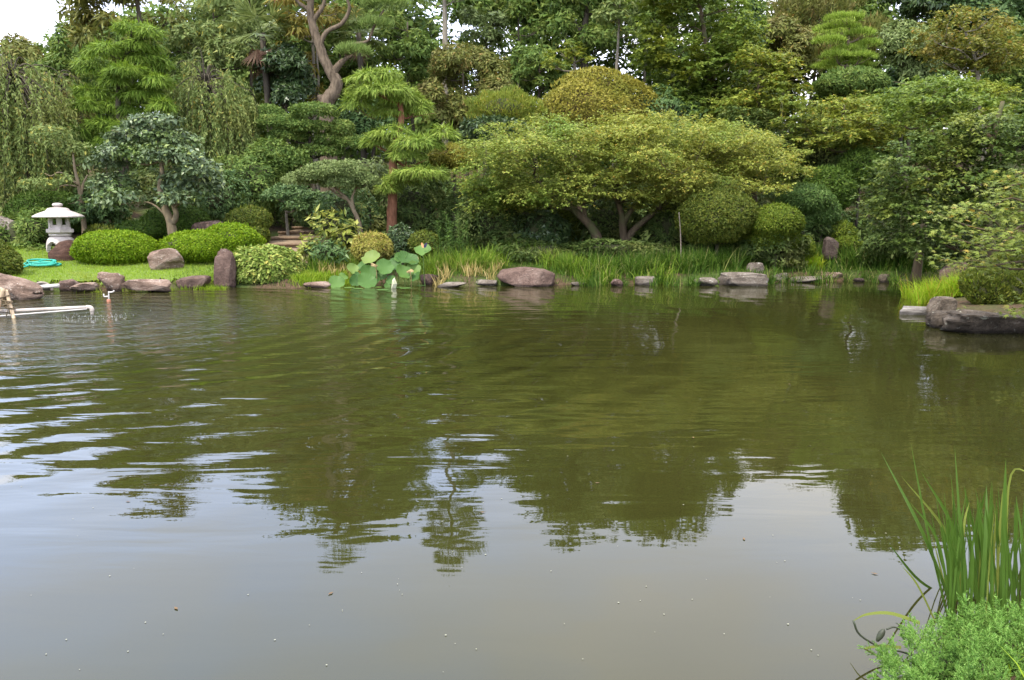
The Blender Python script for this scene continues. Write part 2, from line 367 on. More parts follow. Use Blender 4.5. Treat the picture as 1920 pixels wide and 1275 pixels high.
M['hose'] = plain_mat('hose_rubber', (.035, .36, .27), (.02, .27, .2), rough=.4, scale=4)
M['orange'] = plain_mat('orange_plastic', (.4, .17, .1), (.3, .12, .07), rough=.5)
M['concrete'] = plain_mat('concrete', (.3, .26, .22), (.16, .13, .11), rough=.9, scale=14, bump=.4)
M['step_soil'] = plain_mat('step_soil', (.27, .2, .125), (.17, .115, .07), rough=.95, scale=7, bump=.6)
M['step_log'] = plain_mat('step_log', (.22, .15, .09), (.10, .065, .04), rough=.9, scale=9, bump=.5)
M['stake'] = plain_mat('stake_wood', (.22, .18, .14), (.12, .095, .07), rough=.9, scale=20)
M['black'] = plain_mat('painted_opening_shade', (.02, .018, .016), rough=.9)
M['butterfly_dark'] = plain_mat('butterfly_dark', (.035, .035, .09), (.02, .02, .04), rough=.6)
M['butterfly_orange'] = plain_mat('butterfly_orange', (.6, .3, .12), rough=.6)
M['twig_dark'] = plain_mat('twig_dark', (.045, .05, .018), (.022, .022, .01), rough=1, scale=25, bump=.5)
M['twig_gold'] = plain_mat('twig_gold', (.11, .08, .03), (.05, .035, .015), rough=1, scale=25, bump=.5)
M['pod'] = plain_mat('seed_pod', (.05, .06, .035), (.03, .03, .02), rough=.5)

# ground: soil, leaf litter and moss
def ground_mat():
    m, t, o, N, L = new_mat('ground_soil')
    tc = N('ShaderNodeTexCoord')
    n1 = N('ShaderNodeTexNoise', {'Scale': .7, 'Detail': 6.0}); L(tc.outputs['Object'], n1.inputs['Vector'])
    n2 = N('ShaderNodeTexNoise', {'Scale': 18.0, 'Detail': 6.0, 'Roughness': .7}); L(tc.outputs['Object'], n2.inputs['Vector'])
    r1 = N('ShaderNodeValToRGB'); ramp(r1, [(.3, (.045, .03, .018)), (.7, (.13, .085, .05))]); L(n2.outputs['Fac'], r1.inputs[0])
    r2 = N('ShaderNodeValToRGB'); ramp(r2, [(.3, (.03, .05, .012)), (.7, (.09, .12, .03))]); L(n2.outputs['Fac'], r2.inputs[0])
    mr = N('ShaderNodeMapRange', {'From Min': .45, 'From Max': .58}); L(n1.outputs['Fac'], mr.inputs[0])
    mx = N('ShaderNodeMix', data_type='RGBA'); L(mr.outputs[0], mx.inputs['Factor']); L(r1.outputs[0], mx.inputs[6]); L(r2.outputs[0], mx.inputs[7])
    b = N('ShaderNodeBsdfPrincipled', {'Roughness': .95, 'Specular IOR Level': .15}); L(mx.outputs[2], b.inputs['Base Color'])
    bp = N('ShaderNodeBump', {'Strength': .8, 'Distance': .05}); L(n2.outputs['Fac'], bp.inputs['Height']); L(bp.outputs[0], b.inputs['Normal'])
    L(b.outputs[0], o.inputs[0]); return m
M['ground'] = ground_mat()
M['lawn'] = plain_mat('lawn_turf', (.13, .19, .03), (.08, .12, .018), rough=.95, scale=9, bump=.5)

# ------------------------------------------------------------------ water material
OUT = on(172, 594)                                   # where the pipe empties into the pond
def water_mat():
    m, t, o, N, L = new_mat('pond_water')
    def math_(op, a, b=None, c=None):
        n = N('ShaderNodeMath', operation=op)
        for i, x in enumerate((a, b, c)):
            if x is None: continue
            if isinstance(x, (int, float)): n.inputs[i].default_value = x
            else: L(x, n.inputs[i])
        return n.outputs[0]
    tc = N('ShaderNodeTexCoord'); obj = tc.outputs['Object']
    sp = N('ShaderNodeSeparateXYZ'); L(obj, sp.inputs[0]); X, Y = sp.outputs[0], sp.outputs[1]
    dv = N('ShaderNodeVectorMath', {1: (OUT[0], OUT[1], 0)}, operation='DISTANCE'); L(obj, dv.inputs[0]); D = dv.outputs['Value']
    def noise(scale, detail, mscale, rough=.5, dist=0., loc=(0, 0, 0), rot=0.):
        mp = N('ShaderNodeMapping', {'Scale': mscale, 'Location': loc, 'Rotation': (0, 0, rot)}); L(obj, mp.inputs[0])
        n = N('ShaderNodeTexNoise', {'Scale': scale, 'Detail': detail, 'Roughness': rough, 'Distortion': dist}); L(mp.outputs[0], n.inputs['Vector'])
        return n.outputs['Fac']
    def rng(v, a, b, c=0., d=1.):
        n = N('ShaderNodeMapRange', {'From Min': a, 'From Max': b, 'To Min': c, 'To Max': d}, interpolation_type='SMOOTHSTEP'); L(v, n.inputs[0]); return n.outputs[0]
    # calm near the camera, livelier towards the pipe and the middle of the pond
    near = rng(Y, 2.9, 6.4, .07, 1.0)
    pipe = rng(D, .3, 9.0, 1.0, 0.0)
    left = rng(X, -2.0, 3.0, 1.0, .42)
    gust = rng(noise(.22, 2, (1, 1.6, 1), loc=(3, 1, 0)), .35, .65, .45, 1.15)
    long_ = noise(1.0, 2.5, (.55, 2.3, 1), dist=.6, rot=.08)          # long low swells
    mid_ = noise(1.0, 2.5, (1.6, 5.5, 1), dist=.5, rot=.05)
    fine = noise(1.0, 3.0, (5.0, 13.0, 1), dist=.3, rot=-.06)
    # rings running out from the pipe
    wob = noise(.5, 2, (1, 1, 1))
    ph = math_('MULTIPLY', math_('ADD', D, math_('MULTIPLY', wob, .8)), 2 * pi / .55)
    ring = math_('MULTIPLY', math_('SINE', ph), math_('MULTIPLY', rng(D, 1.0, 15.0, 1.0, 0.08), rng(D, 0., .6, 0., 1.)))
    churn = noise(1.0, 4, (9, 9, 1), dist=1.0)
    h = math_('MULTIPLY', math_('MULTIPLY', long_, .018), math_('MULTIPLY', near, left))
    h = math_('ADD', h, math_('MULTIPLY', math_('MULTIPLY', mid_, .0050), math_('MULTIPLY', math_('MULTIPLY', near, gust), left)))
    h = math_('ADD', h, math_('MULTIPLY', math_('MULTIPLY', fine, .0028), math_('MULTIPLY', near, math_('ADD', .28, math_('MULTIPLY', pipe, 1.0)))))
    h = math_('ADD', h, math_('MULTIPLY', ring, math_('MULTIPLY', near, .0055)))
    h = math_('ADD', h, math_('MULTIPLY', churn, math_('MULTIPLY', rng(D, .2, 6.0, 1.0, 0.0), .034)))
    bp = N('ShaderNodeBump', {'Strength': 1.0, 'Distance': 1.0}); L(h, bp.inputs['Height'])
    n5 = noise(.35, 4, (1, 1, 1), loc=(7, 2, 0))
    r = N('ShaderNodeValToRGB'); ramp(r, [(.3, (.020, .0205, .0048)), (.7, (.029, .0285, .007))]); L(n5, r.inputs[0])
    b = N('ShaderNodeBsdfPrincipled', {'Roughness': .012, 'IOR': 1.45}); L(r.outputs[0], b.inputs['Base Color']); L(bp.outputs[0], b.inputs['Normal'])
    L(b.outputs[0], o.inputs[0]); return m
M['water'] = water_mat()

# ------------------------------------------------------------------ terrain
shore_px = [(-160, 562), (-60, 560), (40, 554), (75, 546), (120, 545), (230, 546), (330, 541), (410, 538), (470, 539), (560, 541), (600, 538), (640, 533), (700, 529), (785, 529), (840, 537),
            (930, 535), (1040, 535), (1090, 532), (1200, 533), (1330, 532), (1400, 535), (1450, 529), (1520, 528), (1600, 526), (1700, 528), (1745, 529)]
POND = [tuple(on(a, b)[:2]) for a, b in shore_px]
POND += [(11.2, 18.3), (10.8, 16.6), (9.0, 15.2), (7.6, 14.0)]
POND += [tuple(on(a, b)[:2]) for a, b in ((1738, 588), (1750, 598), (1800, 608), (1920, 618))]
POND += [(6.8, 10.2), (6.5, 9.4), (6.9, 8.2), (6.2, 6.4), (4.7, 4.4), (3.5, 3.3), (2.5, 2.95), (1.75, 2.75), (1.3, 2.35), (.6, 2.15), (-3, 2.1), (-8, 3.0), (-14, 7.0), (-16, 12.0)]
POND = np.array(POND)

def pond_dist(x, y):
    """signed distance to the pond's edge, positive on land"""
    p = np.stack([np.ravel(x), np.ravel(y)], -1)
    a = POND; b = np.roll(POND, -1, 0)
    d = np.full(len(p), 1e9); inside = np.zeros(len(p), bool)
    for s, e in zip(a, b):
        v = e - s; t = np.clip(((p - s) @ v) / (v @ v), 0, 1)
        d = np.minimum(d, np.linalg.norm(p - (s + t[:, None] * v), axis=1))
        c = ((s[1] > p[:, 1]) != (e[1] > p[:, 1]))
        with np.errstate(divide='ignore', invalid='ignore'):
            c &= p[:, 0] < (e[0] - s[0]) * (p[:, 1] - s[1]) / (e[1] - s[1] + 1e-12) + s[0]
        inside ^= c
    return np.where(inside, -d, d).reshape(np.shape(x))

def sstep(x, a, b):
    t = np.clip((x - a) / (b - a), 0, 1); return t * t * (3 - 2 * t)

def gz(x, y):
    """height of the ground"""
    x = np.asarray(x, float); y = np.asarray(y, float)
    d = pond_dist(x, y)
    far = sstep(y, 9, 16)
    hill = .11 * np.clip(d, 0, 5) + .19 * np.clip(d - 5, 0, 33)
    hill = np.where(far > 0, hill * far, 0) + (1 - far) * .05 * np.clip(d, 0, 8)
    return np.where(d > 0, .15 * sstep(d, 0, .3) + hill, -np.minimum(.8, .6 * -d))
def g1(x, y): return float(gz(np.array([x]), np.array([y]))[0])

def spaced(lo, a, b, hi, step, grow=1.35):
    m = list(np.arange(a, b + 1e-6, step)); s = step; v = b
    while v < hi: s *= grow; v += s; m.append(v)
    s = step; v = a; lo_ = []
    while v > lo: s *= grow; v -= s; lo_.append(v)
    return np.array(lo_[::-1] + m)
gx = spaced(-1500, -18, 18, 1500, .24); gy = spaced(-1500, 1, 36, 2500, .24)
XX, YY = np.meshgrid(gx, gy)
ZZ = gz(XX, YY)
ZZ += np.where(ZZ > .1, .03 * field(np.stack([XX, YY, 0 * XX], -1).reshape(-1, 3), 1.7, 5).reshape(XX.shape), 0)
nx = len(gx); ii = (np.arange(len(gy) - 1)[:, None] * nx + np.arange(nx - 1)[None]).ravel()
tag(mesh_np('ground', np.stack([XX, YY, ZZ], -1).reshape(-1, 3), [np.stack([ii, ii + 1, ii + nx + 1, ii + nx], -1)], M['ground'], smooth=True),
    'dark soil and leaf litter of the garden slope around the pond', kind='structure')
wv = np.array([[-40, -1, 0], [40, -1, 0], [40, 26, 0], [-40, 26, 0]], float)
tag(mesh_np('pond_water', wv, [[[0, 1, 2, 3]]], M['water']), 'murky olive green pond water reflecting trees and sky', kind='structure')

# lawn on the left bank
lawn_poly_px = [(20, 512), (60, 528), (110, 527), (210, 536), (330, 533), (412, 533), (425, 500), (300, 470), (110, 470), (40, 480)]
lawn_x0, lawn_x1, lawn_y0, lawn_y1 = -13.2, -5.9, 16.2, 20.6
lx = np.arange(lawn_x0, lawn_x1, .12); ly = np.arange(lawn_y0, lawn_y1, .12)
LX, LY = np.meshgrid(lx, ly); LZ = gz(LX, LY) + .05; LD = pond_dist(LX, LY)
ok = LD > .12
n_ = len(lx); q = (np.arange(len(ly) - 1)[:, None] * n_ + np.arange(n_ - 1)[None])
okq = (ok[:-1, :-1] & ok[1:, :-1] & ok[:-1, 1:] & ok[1:, 1:]).ravel(); q = q.ravel()[okq]
tag(mesh_np('lawn', np.stack([LX, LY, LZ], -1).reshape(-1, 3), [np.stack([q, q + 1, q + n_ + 1, q + n_], -1)], M['lawn'], smooth=True),
    'mown green lawn in front of the stone lantern', kind='structure')

# ------------------------------------------------------------------ blades and leaves
def leaves(P, A, S, Ln, W, tri=False, fold=.12, curl=.0):
    """P base points, A axis, S side directions, Ln lengths, W widths -> verts, faces"""
    n = len(P); Ln = np.broadcast_to(Ln, n)[:, None]; W = np.broadcast_to(W, n)[:, None]
    if tri:
        V = np.stack([P - S * W * .5, P + S * W * .5, P + A * Ln], 1).reshape(-1, 3)
        return V, np.arange(n * 3).reshape(-1, 3)
    N = np.cross(A, S)
    mid = P + A * Ln * .45 + N * W * fold
    V = np.stack([P, mid + S * W * .5, P + A * Ln - N * Ln * curl, mid - S * W * .5], 1).reshape(-1, 3)
    return V, np.arange(n * 4).reshape(-1, 4)

def frame_from(nrm, r, spin=None):
    """random tangent frame: A in the plane normal to nrm"""
    h = unit(r.normal(size=nrm.shape)) if spin is None else spin
    A = unit(h - nrm * (h * nrm).sum(1, keepdims=True)); S = np.cross(nrm, A)
    return A, S

def ell_area(r):
    a, b, c = r; p = 1.6
    return 4 * pi * (((a * b) ** p + (a * c) ** p + (b * c) ** p) / 3) ** (1 / p)

def pad(c, r, style, Ln, r_, cov=2.0, wr=.5, tri=False, low=-.55, rough=.16, shell=.22, back=.55):
    """one clump of foliage: ellipsoid c, radii r"""
    c = np.asarray(c, float); r = np.asarray(r, float)
    W = Ln * wr
    leaf_a = .5 * Ln * W
    n = int(cov * ell_area(r) * (1 - low) / 2 / leaf_a) + 6
    z = r_.uniform(low, 1, n); ph = r_.uniform(0, 2 * pi, n)
    # thin out the side that faces away from the pond
    keep = (np.sin(ph) < .25) | (r_.random(n) < back)
    if style == 'clip':                              # thin patches in the clipped surface
        d_ = np.stack([np.sqrt(1 - z * z) * np.cos(ph), np.sqrt(1 - z * z) * np.sin(ph), z], -1)
        keep &= (field(d_, 6, int(r_.integers(1e6))) > -1.05) | (r_.random(n) < .45)
    z, ph = z[keep], ph[keep]; n = len(z)
    s = np.sqrt(np.maximum(1 - z * z, 0)); d = np.stack([s * np.cos(ph), s * np.sin(ph), z], -1)
    rad = 1 - np.abs(r_.normal(size=n)) * shell
    rad *= 1 + rough * field(d, 3.2, int(r_.integers(1e6))) + .6 * rough * field(d, 8, int(r_.integers(1e6)))
    P = c + d * r * rad[:, None]
    nr = unit(d / r)
    Lv = Ln * r_.uniform(.5, 1.45, n)
    if style == 'broad':
        nl = unit(nr * .7 + r_.normal(size=(n, 3)) * .45 + np.array([0, 0, .45]))
        sp = unit(nr * .4 + r_.normal(size=(n, 3)) * .6 + np.array([0, 0, -.35]))
        A, S = frame_from(nl, r_, sp)
    elif style == 'clip':
        nl = unit(nr + r_.normal(size=(n, 3)) * .55)
        A, S = frame_from(nl, r_)
        A = unit(A + nr * .35); S = unit(np.cross(A, np.cross(S, A)))
    elif style == 'feather':
        rh = np.stack([d[:, 0], d[:, 1], 0 * z], -1)
        A = unit(rh * .6 + r_.normal(size=(n, 3)) * .3 + np.stack([0 * z, 0 * z, -.15 - .55 * (1 - z)], -1) + nr * .2)
        nl = unit(nr * .6 + np.array([0, 0, .6]) + r_.normal(size=(n, 3)) * .35)
        S = unit(np.cross(nl, A)); Lv = Lv * 1.0
    elif style == 'needle':
        A = unit(nr * .55 + np.array([0, 0, .75]) + r_.normal(size=(n, 3)) * .35)
        S = unit(np.cross(A, r_.normal(size=(n, 3))))
    elif style == 'maple':
        # arching twigs that fan out from the clump, leaves set along them
        per = 18; m = max(4, n // per); rr = np.sqrt(r_.random(m)) * .82; ph = r_.uniform(0, 2 * pi, m)
        rh = np.stack([np.cos(ph), np.sin(ph), 0 * ph], -1)
        e = 1 + .25 * field(rh, 4, int(r_.integers(1e6)))
        O = c + np.stack([rh[:, 0] * rr * r[0] * e, rh[:, 1] * rr * r[1] * e, r_.normal(size=m) * r[2] * .5 + r[2] * (.4 - .8 * rr ** 2)], -1)
        D = unit(rh * (.35 + rr[:, None]) + r_.normal(size=(m, 3)) * [.45, .45, .26] + np.array([0, -.1, .2]))
        Lt = (.32 + .62 * r_.random(m) ** 1.5) * min(1.0, max(.45, r[0] * .8)); sd = unit(np.cross(D, [0, 0, 1.])); n = m * per
        t = r_.random((m, per)); u = r_.normal(size=(m, per)) * .2 * (1.05 - .8 * t)
        P = O[:, None] + D[:, None] * (t * Lt[:, None])[..., None] + sd[:, None] * (u * Lt[:, None])[..., None] - np.array([0, 0, 1.]) * (t ** 2 * .3 * Lt[:, None])[..., None]
        P = P.reshape(-1, 3) + r_.normal(size=(n, 3)) * .02
        Dr = np.repeat(D, per, 0); Sr = np.repeat(sd, per, 0)
        nl = unit(np.array([0, -.08, 1.]) + Dr * .3 + r_.normal(size=(n, 3)) * .4)
        sp = unit(Dr * .8 + Sr * np.sign(u.reshape(-1, 1)) * .5 + r_.normal(size=(n, 3)) * .4 - np.array([0, 0, .35])); A, S = frame_from(nl, r_, sp)
        Lv = Ln * r_.uniform(.65, 1.3, n)
    elif style == 'spike':
        A = unit(nr * .5 + np.array([0, 0, .9]) + r_.normal(size=(n, 3)) * .4); S = unit(np.cross(A, r_.normal(size=(n, 3))))
    return leaves(P, A, S, Lv, Lv * wr, tri)

def join(parts):
    V, Fq, k = [], {}, 0
    for v, f in parts:
        V.append(v); Fq.setdefault(f.shape[1], []).append(f + k); k += len(v)
    return np.concatenate(V), [np.concatenate(x) for x in Fq.values()]

def foliage(name, parts, mat, parent, origin, kind=None):
    V, Fs = join(parts)
    o = mesh_np(name, V - np.asarray(origin), Fs, mat, parent)
    if kind: o['kind'] = kind
    return o

def blob(c, r, k=24, m=14, rough=.05, seed=1, low=-1.0, power=1.0):
    """closed lumpy ellipsoid (the twiggy inside of a clipped bush)"""
    th = np.arange(k) * 2 * pi / k; ph = np.linspace(-pi / 2, pi / 2, m)
    d = np.stack([np.cos(ph)[:, None] * np.cos(th), np.cos(ph)[:, None] * np.sin(th), np.repeat(np.sin(ph)[:, None], k, 1)], -1).reshape(-1, 3)
    V = np.asarray(c) + np.sign(d) * np.abs(d) ** power * np.asarray(r) * (1 + rough * field(d, 3, seed))[:, None]
    i = np.arange(m - 1)[:, None] * k; j = np.arange(k)[None]; jn = (j + 1) % k
    return V, np.stack([i + j, i + jn, i + k + jn, i + k + j], -1).reshape(-1, 4)

# ------------------------------------------------------------------ clipped bushes
def dome(name, label, px, py, rx, ry, Y, mat, core='twig_dark', Ln=.06, group='clipped bushes round the pond', cat='bush', depth=.85, cov=2.6, extra=(), style='clip', rough=.05, base=None, wr=.55, sprigs=0):
    """a clipped bush whose outline in the photo is centred at (px, py) with half sizes rx, ry; extra: more lobes (px, py, rx, ry, dY)"""
    r_ = np.random.default_rng(abs(hash((px, py, 77))) % 2 ** 31)
    lobes = [(px, py, rx, ry, 0.)] + list(extra)
    parts, cores = [], []
    c0 = at(px, py, Y); gnd = g1(c0[0], Y)
    root = thing(name, label, cat, (c0[0], Y, gnd), group)
    for (a, b, p, q, dy) in lobes:
        c = at(a, b, Y + dy); k = ppm(b, Y + dy); R = np.array([p / k, p / k * depth, q / k])
        bottom = c[2] - R[2]
        parts.append(pad(c, R, style, Ln, r_, cov=cov, low=-.85, rough=rough * 1.4, shell=.05, wr=wr, back=.7, tri=mat not in ('azalea', 'euonymus', 'aucuba')))
        sprigs = sprigs or (int(10 + 120 * R[0] * R[1]) if style == 'clip' else 0)
        if sprigs:
            th = r_.uniform(0, 2 * pi, sprigs); rr = np.sqrt(r_.random(sprigs)) * .8
            Pp = c + np.stack([np.cos(th) * rr * R[0], np.sin(th) * rr * R[1], np.sqrt(1 - rr ** 2) * R[2] * .97], -1)
            A = unit(r_.normal(size=(sprigs, 3)) * .25 + np.array([0, 0, 1])); S = unit(np.cross(A, r_.normal(size=(sprigs, 3))))
            parts.append(leaves(Pp, A, S, Ln * 1.8, Ln * .6))
        cores.append(blob(c, R * (.93 - rough * 1.1), seed=int(r_.integers(1e6)), rough=.06))
        if bottom > gnd + .03:                       # a short stem when the bush stands clear of the ground
            mb = MB(); tube(mb, [(c[0], c[1], g1(c[0], c[1]) - .05), (c[0] + .03, c[1], bottom + R[2] * .3)], [.05, .035], 6)
            mb.build('stem', M['bark_dark'], root, origin=(c0[0], Y, gnd))
    foliage('foliage', parts, M[mat], root, (c0[0], Y, gnd))
    V, Fs = join(cores); mesh_np('inner_branching', V - np.array([c0[0], Y, gnd]), Fs, M[core], root, smooth=True)
    return root

# ------------------------------------------------------------------ trees
def trunk_path(px_pts, Y, jit=0.0):
    return np.array([at(a, b, Y + (c[0] if c else 0)) for a, b, *c in px_pts])

def tree(name, label, Y, pads_px, style, mat, Ln, trunk=None, trunk_r=.1, bark='bark_dark', cov=2.0, wr=.5, tri=False, group='trees on the bank behind the pond',
         depth=.8, limbs=True, low=-.55, rough=.16, shell=.22, cat='tree', jitter=.5, extra_stems=(), seed=None, more=(), back=.5, limb_r=.03):
    """pads_px: (px, py, rx, ry[, dY]) foliage clumps as they lie in the photo; trunk: (px, py[, dY]) from the ground up, or None"""
    r_ = np.random.default_rng(seed if seed is not None else abs(hash((pads_px[0][:4], Y))) % 2 ** 31)
    parts, cents, rads = [], [], []
    for p in pads_px:
        dy = p[4] if len(p) > 4 else r_.uniform(-jitter, jitter)
        c = at(p[0], p[1], Y + dy); k = ppm(p[1], Y + dy)
        R = np.array([p[2] / k, p[2] / k * depth, p[3] / k]); cents.append(c); rads.append(R)
        parts.append(pad(c, R, style, Ln, r_, cov=cov, wr=wr, tri=tri, low=low, rough=rough, shell=shell, back=back))
    cents = np.array(cents)
    if trunk is None:
        top = cents.mean(0); bx, by = top[0] + r_.uniform(-.3, .3), Y
        b0 = np.array([bx, by, g1(bx, by) - .1])
        hi = cents[:, 2].max() * .8 + top[2] * .2
        m1 = b0 * .65 + top * .35 + r_.normal(size=3) * [.12, .1, 0]
        tp = np.array([b0, m1, top * .8 + b0 * .2, [top[0], top[1], hi]])
    else:
        tp = trunk_path(trunk, Y)
        g = g1(tp[0][0], tp[0][1])
        if tp[0][2] > g - .05:
            b = tp[0].copy(); b[2] = g - .1; b[0] -= (tp[1][0] - tp[0][0]) * .2
            tp = np.vstack([b, tp])
        else: tp[0][2] = max(tp[0][2], g - .1)
    root = thing(name, label, cat, (tp[0][0], tp[0][1], g1(tp[0][0], tp[0][1])), group)
    org = np.array(root.location)
    mb = MB()
    tr = np.linspace(trunk_r, trunk_r * .28, len(tp)); tr[0] *= 1.25
    tube(mb, tp, tr, 9, n=max(10, len(tp) * 4), rough=.06)
    for st in extra_stems:                           # (points, r0, r1)
        q = trunk_path(st[0], Y); tube(mb, q, np.linspace(st[1], st[2], len(q)), 7, rough=.05)
    if limbs:
        nodes = [spline(tp, 40)[8:]]; wid = [np.linspace(trunk_r, trunk_r * .28, 40)[8:]]
        for st in extra_stems:
            q = spline(trunk_path(st[0], Y), 14); nodes.append(q[4:]); wid.append(np.linspace(st[1], st[2], 14)[4:])
        tg = [c - np.array([0, 0, R[2] * .3]) for c, R in zip(cents, rads)]
        for k_ in np.argsort([np.linalg.norm(nodes[0] - t_, axis=1).min() for t_ in tg]):
            tgt, c, R = tg[k_], cents[k_], rads[k_]; NP = np.concatenate(nodes); NW = np.concatenate(wid)
            dd = np.linalg.norm(NP - tgt, axis=1) + np.maximum(NP[:, 2] - tgt[2] + .1, 0) * 2.5
            b_ = dd.argmin(); s = NP[b_]; L_ = np.linalg.norm(tgt - s)
            if L_ < .12: continue
            mid = s * .45 + tgt * .55 + np.array([0, 0, -.1 * L_]) + r_.normal(size=3) * .07 * L_
            w0 = min(limb_r + .01 * L_, NW[b_] * .75)
            tube(mb, [s, mid, tgt], [w0, w0 * .65, max(.008, w0 * .3)], 6, n=8, rough=.05)
            q = spline([s, mid, tgt], 8); nodes.append(q[2:]); wid.append(np.linspace(w0, max(.008, w0 * .3), 8)[2:])
            for _ in range(3):
                e = c + r_.normal(size=3) * R * .5
                tube(mb, [mid, (mid + e) / 2 + r_.normal(size=3) * .04, e], [w0 * .4, w0 * .3, .004], 4, n=5)
    mb.build('trunk', M[bark], root, origin=org, smooth=True)
    foliage('crown', parts + [m_ for m_ in more], M[mat], root, org)
    return root

def auto(cx, cy, rx, ry, n, size=.36, flat=.75, seed=0, fill=.62):
    """n clumps spread through an ellipse of the photo -> list of pads"""
    r_ = np.random.default_rng(seed + int(cx * 7 + cy))
    o = []
    for i in range(n):
        t = r_.uniform(0, 2 * pi); q = math.sqrt(r_.uniform(.02, 1)) * (1 - size * .6)
        x, y = cx + cos(t) * q * rx, cy + sin(t) * q * ry
        s = size * r_.uniform(.7, 1.25)
        dy = r_.uniform(-1, 1) * math.sqrt(max(0, 1 - q * q)) * rx / 60.
        o.append((x, y, rx * s, min(rx * s * flat, ry * s * 1.1), dy))
    return o

# ================================================================== ROCKS
import bmesh
_bm = bmesh.new(); bmesh.ops.create_icosphere(_bm, subdivisions=4, radius=1.0)
ICO_V = np.array([v.co[:] for v in _bm.verts]); ICO_F = np.array([[v.index for v in f.verts] for f in _bm.faces]); _bm.free()

def rock(label, px, py, rx, ry, mat, Y=None, depth=.7, seed=0, blocky=.75, cuts=7, rough=.1, tilt=0., sink=.35, top=None, taper=0., group='rocks round the pond', name='rock', lean=0., cat='rock', ridge=0., jag=0.):
    """rx, ry: half size in the photo; Y=None puts its front foot at the water's edge"""
    if Y is None: Y = on(px, py + ry)[1] + rx / F * on(px, py + ry)[1] * depth * .8
    c = at(px, py, Y); k = ppm(py, Y); R = np.array([rx / k, rx / k * depth, ry / k])
    R[1] = min(R[1], 1.2)
    r_ = np.random.default_rng(seed + int(px * 3 + py))
    d = ICO_V
    V = np.sign(d) * np.abs(d) ** blocky
    V = V / np.abs(V).max(0)
    for i in range(max(cuts + 5, 1)):                        # broken faces
        n = unit(r_.normal(size=3) * [1, 1, .8]); lim = r_.uniform(.5, .92) if i % 3 else r_.uniform(.45, .7)
        q_ = V @ n; V = V - np.maximum(q_ - lim * np.abs(q_).max(), 0)[:, None] * n * .97
    V = V * (1 + rough * .6 * field(d, 2.4, seed + 3) + rough * .4 * field(d, 7, seed + 4) + rough * .28 * field(d, 17, seed + 9) + rough * .2 * field(d, 34, seed + 2))[:, None]
    if ridge:                                        # bedding layers
        V[:, :2] *= (1 + ridge * np.sin(V[:, 2:3] * 9 + 2 * field(d, 2, seed + 6)[:, None]))
    V[:, 2] = V[:, 2] / max(abs(V[:, 2].max()), .01)
    V[:, :2] /= np.abs(V[:, :2]).max(0)
    if jag: V[:, 2] += jag * np.clip(V[:, 2], 0, 1) ** 2 * field(V * [1, 1, .15], 5.5, seed + 8)
    if taper: V[:, :2] *= (1 - taper * V[:, 2:3])
    if tilt: V[:, 2] += tilt * V[:, 0] * (V[:, 2] > -.2)
    if lean: V[:, 0] += lean * V[:, 2]
    V = V * R
    low = V[:, 2] < 0
    V[low, 2] *= 1 + sink
    o = mesh_np(name, V, [ICO_F], M[mat], loc=tuple(c), smooth=True)
    return tag(o, label, cat, group)

rock('large sloping pink-brown rock at the far left water edge beside the bamboo tripod', 22, 540, 52, 24, 'rock_pink', depth=.6, seed=3, tilt=-.35, blocky=.85)
rock('small rounded brown rock just beside the white drain pipe', 131, 534, 20, 12, 'rock_purple', seed=5)
rock('low flat pinkish slab rock between the drain pipe and the upright block', 156, 539, 26, 9, 'rock_pink', seed=6, tilt=.25)
rock('upright blocky pink rock with pale cracked top at the lawn edge', 211, 528, 22, 19, 'rock_pink', seed=41, blocky=.45, taper=-.15, cuts=-1, jag=.1, rough=.12, ridge=.03)
rock('long low pink rock lying along the lawn water edge', 279, 536, 50, 13, 'rock_pink', seed=13, blocky=.75, depth=.4, rough=.1, ridge=.03)
rock('flat topped reddish block rock left of the standing stone', 364, 529, 31, 12, 'rock_purple', seed=22, blocky=.4, depth=.5, rough=.07, tilt=.08, cuts=-2)
rock('tall standing stone with jagged top beside the pale green shrub', 425, 504, 21, 36, 'rock_purple', seed=36, blocky=.35, depth=.8, taper=.08, rough=.16, cuts=0, lean=.14, jag=.16)
rock('pale triangular boulder with a sharp ridge standing on the lawn', 307, 484, 34, 21, 'rock_pink', Y=18.1, seed=47, blocky=.95, cuts=12, rough=.05, tilt=-.22, taper=.12)
rock('dark brown boulder in front of the lantern foot', 122, 474, 31, 23, 'rock_brown', Y=19.0, seed=19, blocky=.7, tilt=.3, cuts=8, rough=.09)
rock('flat topped reddish rock behind the bright clipped azaleas', 394, 428, 36, 14, 'rock_purple', Y=20.6, seed=57, blocky=.55, tilt=.2)
rock('pale grey boulder at the left edge behind the shrubs', 8, 424, 34, 18, 'rock_grey', Y=20.8, seed=59, tilt=-.3)
rock('thin flat pinkish slab between the pale shrub and the lotus', 594, 534, 27, 6, 'rock_pink', seed=61, blocky=.6, depth=.5)
rock('small squarish brown rock right of the lotus', 806, 524, 19, 10, 'rock_purple', seed=67, blocky=.6)
rock('tiny tan stone wedged beside the squarish brown rock', 830, 524, 8, 6, 'rock_grey', seed=69, name='stone')
rock('flat grey slab jutting over the water right of the lotus', 850, 534, 30, 5, 'rock_grey', seed=71, blocky=.5, depth=.6)
rock('low flat slab touching the big purple boulder', 908, 530, 25, 6, 'rock_grey', seed=73, blocky=.5, depth=.5)
rock('big smooth purple-brown boulder at the middle of the far bank', 984, 519, 57, 19, 'rock_purple', seed=79, blocky=.62, depth=.6, tilt=-.14, rough=.07, cuts=5)
rock('small flat slab alone in the sedge right of the big purple boulder', 1083, 532, 13, 4, 'rock_grey', seed=83, blocky=.6)
rock('low brown rock half hidden by drooping sedge blades', 1159, 530, 14, 7, 'rock_purple', seed=87, blocky=.6)
rock('squarish tan rock at the water below the maple trunks', 1211, 526, 21, 9, 'rock_grey', seed=89, blocky=.55)
